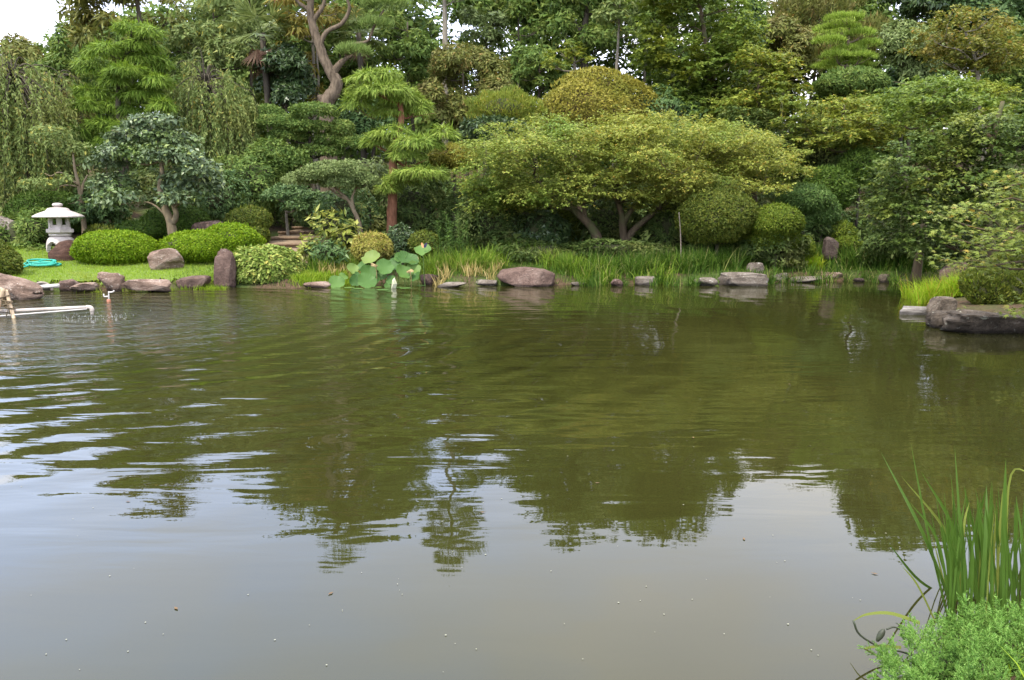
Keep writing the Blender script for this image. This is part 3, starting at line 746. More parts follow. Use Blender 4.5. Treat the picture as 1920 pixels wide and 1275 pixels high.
rock('low rounded brown rock left of the layered grey boulder', 1320, 528, 26, 8, 'rock_grey', seed=97, blocky=.7)
rock('dark low rock tucked behind the layered grey boulder', 1361, 523, 16, 9, 'rock_dark', Y=18.4, seed=101, blocky=.7)
rock('layered grey boulder overhanging the water on the far bank', 1393, 524, 44, 13, 'rock_grey', seed=103, blocky=.62, depth=.55, ridge=.05)
rock('stump shaped block with flat top standing behind the layered boulder', 1417, 507, 17, 15, 'rock_grey', Y=18.9, seed=107, blocky=.45, taper=.12, rough=.05)
rock('small upright brown block right of the layered boulder', 1462, 520, 18, 9, 'rock_grey', seed=109, blocky=.5)
rock('thin tilted tan slab on the far bank', 1513, 524, 33, 6, 'rock_grey', seed=113, blocky=.55, tilt=.2)
rock('flat topped speckled block above the tilted tan slab', 1560, 518, 26, 8, 'rock_pink', seed=127, blocky=.5)
rock('small dark stone at the water right of the speckled block', 1611, 525, 10, 4, 'rock_dark', seed=131, name='stone')
rock('low mossy stone under the far right sedge', 1655, 522, 15, 8, 'rock_mossy', seed=133, name='stone')
rock('thin mossy slab at the far right end of the far bank', 1690, 527, 20, 3, 'rock_mossy', seed=137, name='stone')
rock('dark standing stone with two horned tips among the shrubs', 1558, 463, 15, 19, 'rock_dark', Y=19.9, seed=139, blocky=.4, rough=.12, cuts=-2, taper=.16)
rock('pale streaked flat rock reaching into the water at the right', 1712, 586, 36, 12, 'rock_pale', Y=12.75, seed=149, blocky=.7, depth=.5, ridge=.06, rough=.1)
rock('dark lichen spotted block on top of the right bank boulder', 1766, 574, 24, 18, 'rock_mossy', Y=11.8, seed=151, blocky=.45, rough=.1, cuts=-2)
rock('rugged lichen spotted rock nose at the corner of the right bank', 1770, 600, 32, 18, 'rock_mossy', Y=11.3, seed=152, blocky=.7, rough=.2, cuts=0)
rock('huge dark mossy boulder along the right bank water edge', 1862, 609, 104, 27, 'rock_mossy', Y=10.9, seed=157, blocky=.62, depth=.55, rough=.26, cuts=1, tilt=-.06, ridge=.04)
rock('squared brown stone block behind the bright grass', 1796, 508, 28, 16, 'rock_purple', Y=15.3, seed=163, blocky=.3, rough=.03, cuts=2)

# ================================================================== LANTERN
def lantern():
    Y = 20.0; p = at(117, 482, Y); g = g1(p[0], Y) + .03
    root = thing('stone_lantern', 'pale granite lantern with wide round roof and open light box on the lawn', 'lantern', (p[0], Y, g))
    gm = M['granite']; root.scale = (.87, .87, .9)
    prof = [(.375, -.05), (.385, .05), (.388, .15), (.38, .25), (.355, .34), (.315, .405), (.25, .455), (.2, .475)]
    k = 96; zz = [p_[1] for p_ in prof]; Vf = []; dense = spline([(a, b, 0) for a, b in prof], 22)[:, :2]; n = len(dense)
    th = np.arange(k) * 2 * pi / k
    for off, ins in ((0, 0), (.1, .06)):
        for (r, z) in dense: Vf += [((r - off) * cos(t), (r - off) * sin(t), z - ins * min(1, max(0, (z - .2) * 5))) for t in th]
    Vf = np.array(Vf); Q = []; hole = set()
    for i in range(n - 1):
        z = (dense[i][1] + dense[i + 1][1]) / 2
        for q_ in range(k):
            t = (q_ + .5) * 2 * pi / k; da = min(abs((t - a_ + pi) % (2 * pi) - pi) for a_ in (radians(x) for x in (-100, -10, 80, 170)))
            if z < .31 and (da / .6) ** 2 + (max(z, 0) / .31) ** 2 < 1: hole.add((i, q_ % k))
    def fc(i, q_): return (i, q_ % k) not in hole and 0 <= i < n - 1
    N1 = n * k
    for i in range(n - 1):
        for q_ in range(k):
            if not fc(i, q_): continue
            a, b, c_, d_ = i * k + q_, i * k + (q_ + 1) % k, (i + 1) * k + (q_ + 1) % k, (i + 1) * k + q_
            Q.append([a, b, c_, d_]); Q.append([N1 + b, N1 + a, N1 + d_, N1 + c_])
            if not fc(i, q_ + 1): Q.append([b, N1 + b, N1 + c_, c_])
            if not fc(i, q_ - 1): Q.append([N1 + a, a, d_, N1 + d_])
            if not fc(i - 1, q_): Q.append([a, N1 + a, N1 + b, b])
            if not fc(i + 1, q_): Q.append([d_, c_, N1 + c_, N1 + d_])
    mb = MB(); mb.add(Vf, Q); mb.build('arched_foot', gm, root, smooth=False)
    mb = MB(); lathe(mb, [(0, .45), (.2, .455), (.29, .475), (.3, .5), (.29, .535), (0, .536)], 40); mb.build('neck_ring', gm, root, smooth=False)
    mb = MB(); lathe(mb, [(0, .53), (.30, .532), (.39, .565), (.405, .58), (.405, .655), (.395, .665), (.33, .668), (.325, .705), (.315, .712), (0, .713)], 6, phase=0); mb.build('platform', gm, root)
    for i in range(6):
        a = i * pi / 3; mb = MB(); box(mb, (.262 * cos(a), .262 * sin(a), .855), (.07, .085, .288), a); mb.build('post', gm, root)
    for i in range(6):
        a = i * pi / 3 + pi / 6; d = np.array([cos(a), sin(a)]) * .228
        mb = MB(); box(mb, (d[0], d[1], .745), (.05, .19, .068), a); box(mb, (d[0], d[1], .98), (.05, .19, .045), a)
        for s in (-1, 1): box(mb, (d[0] - sin(a) * s * .078, d[1] + cos(a) * s * .078, .862), (.046, .035, .195), a)
        mb.build('window_frame', gm, root)
    mb = MB(); lathe(mb, [(0, 1.0), (.3, 1.0), (.5, .992), (.66, .985), (.672, .995), (.672, 1.02), (.64, 1.04), (.55, 1.085), (.44, 1.13), (.335, 1.165), (.315, 1.175), (.30, 1.20), (.265, 1.235), (.2, 1.255), (.1, 1.262), (0, 1.263)], 56)
    mb.build('roof', gm, root, smooth=True)
    mb = MB(); lathe(mb, [(0, 1.255), (.08, 1.256), (.085, 1.275), (.115, 1.29), (.136, 1.315), (.138, 1.345), (.12, 1.37), (.07, 1.385), (0, 1.388)], 36); mb.build('finial', gm, root, smooth=True)
lantern()

# ================================================================== HOSE, PIPES, TRIPOD, FLOAT
def hose():
    c = on(82, 506, .32); r_ = np.random.default_rng(5); pts = []
    th = np.linspace(0, 2 * pi * 6.3, 150)
    for i, t in enumerate(th):
        R = .23 + .07 * sin(t * .37 + 1) + .03 * sin(t * 2.3)
        pts.append((c[0] + R * cos(t) * 1.15 + .08 * sin(t * .31), c[1] + R * .75 * sin(t) + .09 * sin(t * .23), 0))
    e = on(38, 516, .25); p = pts[-1]
    for s in np.linspace(0.05, 1, 10): pts.append((p[0] * (1 - s) + e[0] * s, p[1] * (1 - s) + e[1] * s - .12 * sin(s * 3.1), 0))
    pts = np.array(pts); pts[:, 2] = gz(pts[:, 0], pts[:, 1]) + .075
    pts[:150, 2] += np.linspace(0, .08, 150); pts[150:, 2] += np.linspace(.075, 0, 10)
    mb = MB(); tube(mb, pts, .021, 6, n=len(pts) * 2)
    tag(mb.build('garden_hose', M['hose'], smooth=True), 'coiled teal garden hose lying on the lawn', 'hose')
hose()

Yp = OUT[1]
def pipe_line():
    a, b = at(-260, 596, Yp - .15), at(166, 576, Yp)
    root = thing('outlet_pipe', 'beige plastic pipe with elbow pouring water into the pond', 'pipe', (b[0], b[1], 0)); o = np.array(root.location)
    mb = MB(); tube(mb, [a, b], .028, 10, n=12); mb.build('main_pipe', M['pvc'], root, origin=o, smooth=True)
    e = b + np.array([.05, 0, -.03]); f = np.array([e[0], e[1], .03])
    mb = MB(); tube(mb, [b - [.03, 0, 0], b + [.025, 0, -.004], e, e - [0, 0, .04]], .034, 10, n=14); mb.build('elbow', M['pvc'], root, origin=o, smooth=True)
    mb = MB(); tube(mb, [e, f], .026, 10, n=4); mb.build('spout', M['pvc'], root, origin=o, smooth=True)
    a2, b2 = at(-260, 613, Yp - .25), at(163, 579.5, Yp - .05)
    mb = MB(); tube(mb, [a2, b2], .011, 6, n=8); mb.build('support_rod', M['pvc_white'], root, origin=o, smooth=True)
    mb = MB(); r_ = np.random.default_rng(3)         # falling water and froth
    tube(mb, [f + [0, 0, .01], f + [.004, 0, -.05]], [.012, .018], 8, n=4)
pipe_line()

def tripod():
    Y0 = Yp - .05
    root = thing('bamboo_tripod', 'lashed bamboo tripod holding up the pipe at the left edge', 'tripod', tuple(at(10, 600, Y0))); o = np.array(root.location)
    for (x0, y0, x1, y1, dy0, dy1, r) in ((28, 594, 11, 544, -.1, .03, .027), (-12, 602, 6, 541, -.12, -.03, .03), (-28, 590, 2, 540, .2, .06, .027)):
        a, b = at(x0, y0, Y0 + dy0), at(x1, y1, Y0 + dy1); a[2] = min(a[2], -.1)
        n = 15; t = np.linspace(0, 1, n); rr = np.where(np.arange(n) % 5 == 2, r * 1.08, r)
        mb = MB(); tube(mb, a + (b - a) * t[:, None], rr, 10, smooth_path=False); mb.build('bamboo_pole', M['bamboo'], root, origin=o, smooth=True)
    for (px, py, R, sl) in ((7, 557, .075, .3), (12, 563, .08, -.3), (15, 570, .07, .4), (20, 577, .06, -.2)):
        c = at(px, py, Y0 - .03); th = np.linspace(0, 2 * pi, 15)
        mb = MB(); tube(mb, c + np.stack([R * np.cos(th), R * .8 * np.sin(th), sl * R * np.cos(th)], -1), .011, 5, n=26); mb.build('rope_lashing', M['rope'], root, origin=o, smooth=True)
    for (x0, y0, x1, y1) in ((10, 566, 19, 590), (14, 570, 12, 592)):
        mb = MB(); tube(mb, [at(x0, y0, Y0 - .1), at((x0 + x1) / 2 + 2, (y0 + y1) / 2, Y0 - .12), at(x1, y1, Y0 - .1)], .007, 4, n=8); mb.build('rope_end', M['rope'], root, origin=o, smooth=True)
tripod()

def drain():
    Y = 16.12; c = at(85, 541, Y)
    root = thing('drain_pipe', 'white drain pipe in a dark arched concrete outlet at the lawn edge', 'pipe', (c[0], Y, 0)); o = np.array(root.location)
    th = np.linspace(0, pi, 17); k = ppm(541, Y)
    ctr = at(80, 545, Y + .25)
    mb = MB(); tube(mb, ctr + np.stack([.2 * np.cos(th), 0 * th, .17 * np.sin(th)], -1), .028, 6, n=30); mb.build('arch_rim', M['concrete'], root, origin=o, smooth=True)
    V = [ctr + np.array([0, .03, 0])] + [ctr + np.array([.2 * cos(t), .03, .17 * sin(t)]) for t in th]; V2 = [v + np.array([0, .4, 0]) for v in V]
    mb = MB(); mb.add(np.array(V), [[0, i, i + 1] for i in range(1, 17)]); mb.build('painted_opening_shade', M['black'], root, origin=o)  # flat sheet coloured near-black for the shade inside the arch
    mb = MB(); tube(mb, [at(70, 538.5, Y + .1), at(110, 535.5, Y - .02)], .042, 12, n=4); mb.build('white_pipe', M['pvc_white'], root, origin=o, smooth=True)
    mb = MB(); tube(mb, [at(67, 538.8, Y + .1), at(71, 538.4, Y + .1)], .052, 12, n=3); mb.build('pipe_collar', M['pvc'], root, origin=o, smooth=True)
drain()

def floater():
    c = on(204, 566); Y = c[1]
    root = thing('pipe_float', 'small white pipe frame on an orange float below the upright block rock', 'float', tuple(c))
    o = np.array(root.location)
    mb = MB(); lathe(mb, [(0, -.05), (.03, -.05), (.036, -.02), (.036, .03), (.026, .05), (0, .052)], 16); mb.build('float_body', M['orange'], root, smooth=True)
    a = at(204, 562, Y); 
    for pts in ([(204, 562), (204, 546.5)], [(204, 555.5), (195.5, 556), (194.5, 551)], [(204, 548), (211, 547.5), (214, 545)]):
        mb = MB(); tube(mb, [at(x, y, Y) for x, y in pts], .013, 8, n=8); mb.build('pipe_piece', M['pvc_white'], root, origin=o, smooth=True)
floater()

# garden steps going up the slope
def steps():
    c = at(560, 462, 20.4)
    root = thing('garden_steps', 'bare brown earth steps with log edges climbing the slope behind the shrubs', 'steps', (c[0], 20.4, g1(c[0], 20.4)))
    o = np.array(root.location)
    prof = [(530, 470, 19.6, 74), (544, 456, 20.6, 72), (558, 444, 21.6, 64), (574, 433, 22.6, 52), (590, 424, 23.5, 42)]
    for i, (px, py, Y, hw) in enumerate(prof):
        p = at(px, py, Y); hw_ = hw / ppm(py, Y); z = p[2]
        nx_ = 14; ny_ = 8; r_ = np.random.default_rng(i)
        xs = np.linspace(-hw_, hw_, nx_); ys = np.linspace(0, 1.25, ny_)
        A, B = np.meshgrid(xs, ys); Z = z + .02 * field(np.stack([A, B, 0 * A], -1).reshape(-1, 3), 5, i).reshape(A.shape) + .02 * B - .1 * (np.abs(A) / hw_) ** 6
        q = (np.arange(ny_ - 1)[:, None] * nx_ + np.arange(nx_ - 1)[None]).ravel()
        mb = MB(); V = np.stack([A + p[0], B + Y, Z], -1).reshape(-1, 3); mb.add(V, np.stack([q, q + 1, q + nx_ + 1, q + nx_], -1))
        V2 = V[:nx_].copy(); V2[:, 2] -= .5; m0 = np.arange(nx_ - 1); mb.add(np.vstack([V[:nx_], V2]), np.stack([m0, m0 + nx_, m0 + nx_ + 1, m0 + 1], -1))
        mb.build('step_tread', M['step_soil'], root, origin=o, smooth=True)
        mb = MB(); tube(mb, [(p[0] - hw_, Y - .04, z - .04), (p[0], Y - .05, z - .03), (p[0] + hw_, Y - .03, z - .045)], .032, 7, n=14, rough=.08); mb.build('log_edge', M['step_log'], root, origin=o, smooth=True)
steps()

mb = MB(); tube(mb, [at(1277, 488, 18.6), at(1276, 440, 18.62), at(1273, 398, 18.6)], .013, 6, rough=.06)
tag(mb.build('garden_stake', M['stake'], smooth=True), 'thin grey wooden stake standing in the sedge before the maple', 'stake')

# ================================================================== CLIPPED BUSHES
dome('azalea_bush', 'bright green broad mounded azalea beside the brown boulder', 221, 468, 73, 35, 18.9, 'azalea', sprigs=60, Ln=.05)
dome('azalea_bush', 'long bright green clipped azalea mound under the grey-green tree', 366, 463, 66, 29, 19.2, 'azalea', extra=((436, 452, 56, 34, .35),), sprigs=40, Ln=.05)
dome('azalea_bush', 'round darker green clipped bush behind the long bright mound', 467, 414, 43, 26, 20.9, 'azalea_olive', Ln=.06, extra=((478, 440, 28, 22, -.2),))
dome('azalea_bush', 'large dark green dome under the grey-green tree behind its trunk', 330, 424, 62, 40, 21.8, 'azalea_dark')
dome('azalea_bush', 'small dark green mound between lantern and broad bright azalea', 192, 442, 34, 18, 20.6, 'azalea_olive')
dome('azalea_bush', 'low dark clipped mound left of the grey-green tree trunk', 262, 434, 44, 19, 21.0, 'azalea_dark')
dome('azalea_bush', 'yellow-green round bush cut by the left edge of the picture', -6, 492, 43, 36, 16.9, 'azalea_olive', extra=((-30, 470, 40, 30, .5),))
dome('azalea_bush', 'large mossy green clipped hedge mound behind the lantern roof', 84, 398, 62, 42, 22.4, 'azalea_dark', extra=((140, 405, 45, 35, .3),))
dome('euonymus_bush', 'pale green glossy dome spilling over the water beside the standing stone', 498, 503, 69, 44, 17.75, 'euonymus', Ln=.085, depth=.7, style='broad', rough=.06, cov=3.6)
dome('privet_bush', 'small golden round clipped bush behind the lotus', 697, 464, 39, 28, 18.7, 'gold_privet', core='twig_gold', Ln=.055, sprigs=24)
dome('azalea_bush', 'huge golden dome rising behind the big maple', 1116, 214, 105, 80, 26.5, 'golden', core='twig_gold', Ln=.085, rough=.1, cov=2.3)
dome('azalea_bush', 'yellow-brown clipped mound half hidden behind the lime conifer', 850, 297, 46, 24, 22.8, 'golden', core='twig_gold', Ln=.08)
dome('azalea_bush', 'green dome with sunny top left of the round ball bushes on the right bank', 1456, 417, 51, 34, 19.2, 'azalea_mid', Ln=.05, rough=.03, extra=((1446, 446, 44, 26, .25), (1476, 452, 30, 20, .2)))
dome('azalea_bush', 'large olive clipped mound under the right tips of the big maple', 1345, 408, 76, 54, 19.4, 'azalea_olive', Ln=.055, rough=.04)
dome('azalea_bush', 'big dark green rounded bush behind the sunny topped dome', 1553, 356, 50, 42, 22.2, 'azalea_mid2', Ln=.075)
dome('boxwood_bush', 'bluish green flat topped bush in front of the big dark rounded bush', 1508, 374, 52, 28, 20.8, 'box_green', Ln=.06, extra=((1540, 398, 36, 26, .1), (1500, 408, 34, 26, .2)))
dome('azalea_bush', 'round deep green bush peeping out left of the right bank maples', 1612, 316, 36, 36, 22.6, 'azalea_mid2', Ln=.075)
dome('azalea_bush', 'small round ball bush above the sedge near the dark standing stone', 1504, 466, 24, 24, 19.7, 'azalea_mid', Ln=.05)
dome('azalea_bush', 'small mound above the dark standing stone', 1577, 436, 29, 20, 21.0, 'azalea_mid', Ln=.055)
dome('azalea_bush', 'little low mound touching the right side of the dark standing stone', 1590, 460, 27, 17, 20.2, 'azalea_mid', Ln=.05)
dome('azalea_bush', 'yellow-green dome glimpsed between the maple trunks', 1060, 428, 38, 42, 22.2, 'azalea_olive', Ln=.065)
dome('azalea_bush', 'dark low clipped mound left of the tall lily stems', 795, 458, 28, 24, 19.4, 'azalea_olive', Ln=.06)
dome('camellia_bush', 'small dark glossy bush at the foot of the reddish trunk', 752, 446, 26, 26, 19.6, 'dark_gloss', Ln=.07, style='broad', rough=.12)
dome('hedge_bush', 'flat topped clipped hedge below the tiered pine', 1596, 158, 70, 26, 27.5, 'mid_green', Ln=.1, rough=.06, depth=.6)
dome('camellia_bush', 'dark drooping flat hedge above the left end of the big maple', 936, 243, 68, 22, 24.5, 'dark_gloss', Ln=.12, style='feather', rough=.12, depth=.6)
dome('spiraea_bush', 'feathery yellow-green bush above the dark flat hedge', 945, 208, 60, 32, 25.5, 'maple_lime', Ln=.1, style='spike', rough=.22, cov=1.8, wr=.3)
dome('azalea_bush', 'dense mossy bush on the right bank above the huge boulder', 1868, 545, 62, 48, 12.6, 'azalea_olive', Ln=.045, style='spike', rough=.16, cov=2.4, depth=.7, extra=((1905, 510, 50, 42, .6),))
# dark shrubs under the big maple
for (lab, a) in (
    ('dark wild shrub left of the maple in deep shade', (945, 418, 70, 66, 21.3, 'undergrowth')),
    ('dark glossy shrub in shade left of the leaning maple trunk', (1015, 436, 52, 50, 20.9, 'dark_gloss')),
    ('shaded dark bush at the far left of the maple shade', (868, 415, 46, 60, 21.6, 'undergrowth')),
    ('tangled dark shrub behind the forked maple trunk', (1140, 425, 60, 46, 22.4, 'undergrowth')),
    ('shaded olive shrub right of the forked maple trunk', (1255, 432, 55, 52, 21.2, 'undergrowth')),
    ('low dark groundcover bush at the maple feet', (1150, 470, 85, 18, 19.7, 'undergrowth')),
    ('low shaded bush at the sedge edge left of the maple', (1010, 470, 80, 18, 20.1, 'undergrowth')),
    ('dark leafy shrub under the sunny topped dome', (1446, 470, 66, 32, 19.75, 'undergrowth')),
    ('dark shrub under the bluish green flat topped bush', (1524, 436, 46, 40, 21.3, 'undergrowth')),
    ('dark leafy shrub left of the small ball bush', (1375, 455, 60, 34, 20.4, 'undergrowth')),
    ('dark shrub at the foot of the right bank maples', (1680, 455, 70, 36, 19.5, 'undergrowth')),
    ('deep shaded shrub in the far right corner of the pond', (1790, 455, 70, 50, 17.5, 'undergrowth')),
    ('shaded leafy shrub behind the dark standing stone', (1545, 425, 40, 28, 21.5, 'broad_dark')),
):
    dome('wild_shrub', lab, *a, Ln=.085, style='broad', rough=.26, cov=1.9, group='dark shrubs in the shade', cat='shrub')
for (lab, a) in (
    ('leafy green shrub tangle left of the lantern', (45, 440, 62, 46, 20.9, 'mid_green')),
    ('dark green shrub behind the round bush right of the earth steps', (600, 398, 48, 40, 23.5, 'broad_dark')),
    ('dark bushy shrub above the earth steps', (545, 385, 48, 38, 24.8, 'undergrowth')),
    ('leafy green shrub right of the weeping tree', (478, 345, 58, 56, 23.6, 'mid_green')),
    ('shaded green shrub behind the umbrella shaped tree trunk', (640, 405, 44, 46, 21.6, 'broad_dark')),
    ('dark shrub behind the reddish trunk', (778, 398, 62, 60, 22.4, 'undergrowth')),
    ('green shrub between grey-green tree and round darker bush', (415, 372, 40, 42, 22.6, 'broad_dark')),
    ('pale leafy shrub beside the left edge boulder', (60, 478, 46, 20, 20.3, 'mid_green')),
    ('shrub under the bare branched tree behind the lantern', (190, 385, 55, 40, 22.2, 'broad_dark')),
    ('grey leaved shrub below the layered clipped tree', (690, 345, 48, 40, 22.8, 'grey_green')),
    ('wild shrub in the gap right of the golden dome', (1260, 235, 60, 60, 26.5, 'broad_dark')),
    ('dark shrub behind the big maple crown', (1400, 290, 90, 70, 24.5, 'undergrowth')),
    ('dark shrub below the tiered pine hedge', (1530, 290, 60, 50, 25.0, 'undergrowth')),
):
    dome('wild_shrub', lab, *a, Ln=.1, style='broad', rough=.28, cov=1.8, group='leafy shrubs on the slope', cat='shrub')
# variegated aucuba, lilies
dome('aucuba_bush', 'yellow variegated broad leaved bush beside the earth steps', 620, 424, 26, 26, 19.8, 'aucuba', Ln=.2, style='broad', rough=.3, cov=1.7, wr=.36, group='variegated bushes', extra=((646, 446, 26, 24, -.1),))
dome('aucuba_bush', 'small yellow leaved bush low beside the sedge', 582, 466, 24, 18, 18.9, 'aucuba', Ln=.16, style='broad', rough=.3, cov=1.7, wr=.36, group='variegated bushes')
dome('aucuba_bush', 'dark lower variegated bush left of the golden ball bush', 615, 472, 34, 24, 18.8, 'broad_dark', Ln=.13, style='broad', rough=.3, cov=1.6, wr=.4, group='variegated bushes')

def lily(label, px, py0, py1, Y, seed):
    r_ = np.random.default_rng(seed); b = at(px, py0, Y); g = g1(b[0], Y); root = thing('lily_plant', label, 'plant', (b[0], Y, g), 'tall lily plants')
    o = np.array(root.location); parts = []; mb = MB()
    for s in range(5):
        x = b[0] + r_.normal() * .12; y = Y + r_.normal() * .12; top = at(px, py1, Y)[2] - r_.uniform(0, .35)
        path = spline([(x, y, g), (x + r_.normal() * .05, y, (g + top) / 2), (x + r_.normal() * .12, y - .08, top)], 40)
        tube(mb, path[::6], np.linspace(.012, .005, 7), 5, n=12)
        idx = r_.integers(6, 40, 90); th = r_.uniform(0, 2 * pi, 90)
        A = unit(np.stack([np.cos(th), np.sin(th), np.full(90, .35)], -1)); S = unit(np.cross(A, [0, 0, 1.]))
        parts.append(leaves(path[idx], A, S, r_.uniform(.09, .16, 90), .022))
    mb.build('stem', M['lily'], root, origin=o); foliage('foliage', parts, M['lily'], root, o)
for i, (px, y0, y1, Y, lab) in enumerate(((829, 480, 412, 19.0, 'tall leafy lily stems right of the lotus'), (858, 480, 395, 19.2, 'tallest leafy lily stems beside the maple shade'), (870, 482, 425, 18.9, 'short leafy lily stems at the sedge edge'))):
    lily(lab, px, y0, y1, Y, i + 40)

# ================================================================== TREES: left
z1 = lambda l: [(a / 4, b / 4, c / 4, d / 4 * .86) for a, b, c, d in l]
tree('conifer_tree', 'bright green feathery conifer with tiered drooping pads behind the lantern', 24.0,
     z1([(980, 215, 120, 50), (1120, 245, 90, 55), (1050, 345, 150, 60), (790, 375, 125, 52), (1060, 445, 150, 60), (1215, 470, 75, 55), (720, 500, 125, 70), (940, 540, 170, 62),
         (1160, 610, 120, 62), (870, 600, 100, 60), (690, 695, 125, 52), (1080, 705, 180, 64), (1220, 790, 95, 60), (660, 790, 105, 60), (850, 800, 125, 62), (790, 945, 140, 62),
         (560, 995, 105, 62), (640, 1080, 120, 62), (1000, 830, 110, 52), (960, 960, 120, 60), (800, 1060, 120, 60), (720, 1180, 110, 55)]),
     'feather', 'feather', .19, trunk=[(222, 395), (228, 300), (222, 180), (236, 110), (248, 60)], trunk_r=.13, bark='bark_dark', cov=3.4, wr=.14, tri=True, low=-.5, shell=.16, jitter=.5, rough=.24)
tree('camellia_tree', 'grey-green broad leaved tree with forked tan trunk rising from the azaleas', 20.3,
     [(285, 228, 56, 16), (270, 254, 75, 20), (330, 262, 50, 20), (236, 288, 68, 20), (320, 292, 66, 22), (200, 304, 38, 16), (378, 318, 40, 24), (212, 345, 44, 22),
      (230, 368, 36, 18), (352, 342, 60, 40), (388, 350, 32, 30), (336, 372, 40, 16), (196, 378, 26, 16)],
     'broad', 'camellia', .12, trunk=[(324, 440), (318, 412), (309, 388), (300, 352), (304, 320), (296, 270)], trunk_r=.14, bark='bark_tan', cov=1.45, wr=.6, extra_stems=[([(323, 420), (330, 402), (325, 380), (332, 350)], .085, .04), ([(318, 410), (285, 382), (255, 380), (210, 386)], .03, .01)], shell=.3, jitter=.6)

def weeping(name, label, Y, px, py, rx, top, bot, n, seed, mat='willow', trunk=None, bark='bark_dark', dens=1.0):
    """strands hanging from arched limbs over an ellipse rx wide, from top to bot (photo rows)"""
    r_ = np.random.default_rng(seed); k = ppm(py, Y); c = at(px, top, Y); base = at(px, bot, Y); R = rx / k
    gx_, g_ = c[0], g1(c[0], Y); root = thing(name, label, 'tree', (gx_, Y, g_), 'trees on the bank behind the pond'); o = np.array(root.location)
    mb = MB(); tp = np.array([[gx_, Y, g_ - .1], [gx_ + .1, Y, (g_ + c[2]) / 2], [gx_ - .05, Y, c[2] - .35]]); tube(mb, tp, [.16, .11, .05], 8, rough=.06)
    parts = []; H = c[2] - base[2]
    for i in range(n):
        t = r_.uniform(0, 2 * pi); q = math.sqrt(r_.uniform(.04, 1)) * R; x, y = gx_ + cos(t) * q, Y + sin(t) * q * .8
        ztop = c[2] - (q / R) ** 2 * H * .3 + r_.normal() * .3 + .3 * sin(t * 3 + seed) - r_.random() ** 2 * H * .5
        Ln = min(H * r_.uniform(.3, .75), ztop - base[2] + .2 * H * r_.random())
        if Ln < .2: continue
        m = max(6, int(Ln * 11)); s = np.linspace(0, 1, m)
        bx = .28 * R * cos(t); by = .28 * R * sin(t)
        path = np.stack([x + bx * (np.sqrt(s) - .4) + .05 * np.sin(s * 7 + t), y + by * (np.sqrt(s) - .4), ztop + .14 * np.sin(np.minimum(s * 5, pi)) - Ln * s ** 1.15], -1)
        if i % 5 == 0: tube(mb, [tp[-1], (tp[-1] + path[0]) / 2 + [0, 0, .2], path[0], path[m // 3], path[-1]], [.03, .02, .01, .006, .003], 4, n=12)
        rep = int(3 * dens) ; idx = np.repeat(np.arange(m), rep); nn = len(idx)
        A = unit(r_.normal(size=(nn, 3)) * .45 + np.array([0, 0, -.8]) + np.array([cos(t), sin(t), 0]) * .15); S = unit(np.cross(A, r_.normal(size=(nn, 3))))
        parts.append(leaves(path[idx] + r_.normal(size=(nn, 3)) * .03, A, S, r_.uniform(.09, .17, nn), r_.uniform(.03, .05, nn)))
    mb.build('trunk', M[bark], root, origin=o, smooth=True); foliage('crown', parts, M[mat], root, o)
weeping('weeping_tree', 'pale weeping tree hanging down at the left edge of the garden', 23.2, 25, 230, 100, 118, 385, 420, 1)
weeping('weeping_tree', 'pale weeping tree between the feathery conifer and the palm', 25.2, 388, 230, 84, 130, 330, 400, 2)
weeping('weeping_tree', 'small olive weeping tree left of the feathery conifer', 25.6, 108, 200, 60, 140, 300, 220, 3, mat='olive')
tree('small_tree', 'thin tan forked tree with bare twisted branches behind the lantern', 21.7,
     [(135, 280, 36, 14), (112, 268, 26, 12), (150, 300, 20, 10), (75, 345, 32, 11), (120, 335, 16, 9), (165, 345, 20, 10), (95, 250, 34, 14)],
     'broad', 'pale_green', .11, trunk=[(158, 425), (153, 385), (148, 350), (141, 320), (137, 290)], trunk_r=.085, bark='bark_tan', cov=1.3, wr=.45,
     extra_stems=[([(151, 370), (156, 345), (161, 335), (164, 328)], .045, .018), ([(146, 345), (128, 330), (110, 323), (96, 330), (84, 325)], .025, .01), ([(147, 350), (125, 347), (108, 352), (105, 358)], .024, .01), ([(152, 372), (140, 380), (128, 382)], .02, .008)])

# background, left
BG = 'tall trees closing the garden behind'
tree('cedar_tree', 'tall open olive cedar behind the feathery conifer', 31, auto(236, 25, 112, 118, 34, .26, .5, 1) + [(138, 22, 34, 14), (142, 52, 30, 12), (155, 78, 30, 12), (165, -10, 40, 16)], 'feather', 'cedar', .34, cov=1.1, wr=.28, tri=True, group=BG, trunk_r=.2, shell=.4, trunk=[(232, 300), (240, 180), (262, 60), (250, -40)])
tree('broadleaf_tree', 'rounded olive tree top at the upper left edge', 28, auto(12, 108, 58, 44, 12, .4, .6, 2), 'broad', 'olive', .17, cov=1.7, tri=True, group=BG)
tree('cypress_tree', 'slender green conifer spire at the upper left', 30, [(114, 60, 9, 16), (113, 82, 14, 16), (116, 105, 18, 18), (112, 128, 22, 18), (118, 150, 26, 18), (108, 172, 26, 18)], 'feather', 'mid_green', .24, cov=1.9, wr=.3, tri=True, group=BG, trunk_r=.09)
tree('broadleaf_tree', 'light green leafy tree behind the weeping tree', 31.5, auto(402, 85, 88, 108, 26, .3, .8, 4), 'broad', 'pale_green', .17, cov=1.25, tri=True, group=BG)
tree('broadleaf_tree', 'mid green tree behind the light green leafy tree', 34, auto(350, 90, 60, 60, 12, .36, .8, 5), 'broad', 'mid_green', .19, cov=1.4, tri=True, group=BG)
tree('broadleaf_tree', 'dense green tree low behind the slender conifer spire', 29.5, auto(150, 150, 70, 60, 14, .36, .7, 6), 'broad', 'mid_green', .17, cov=1.4, tri=True, group=BG)
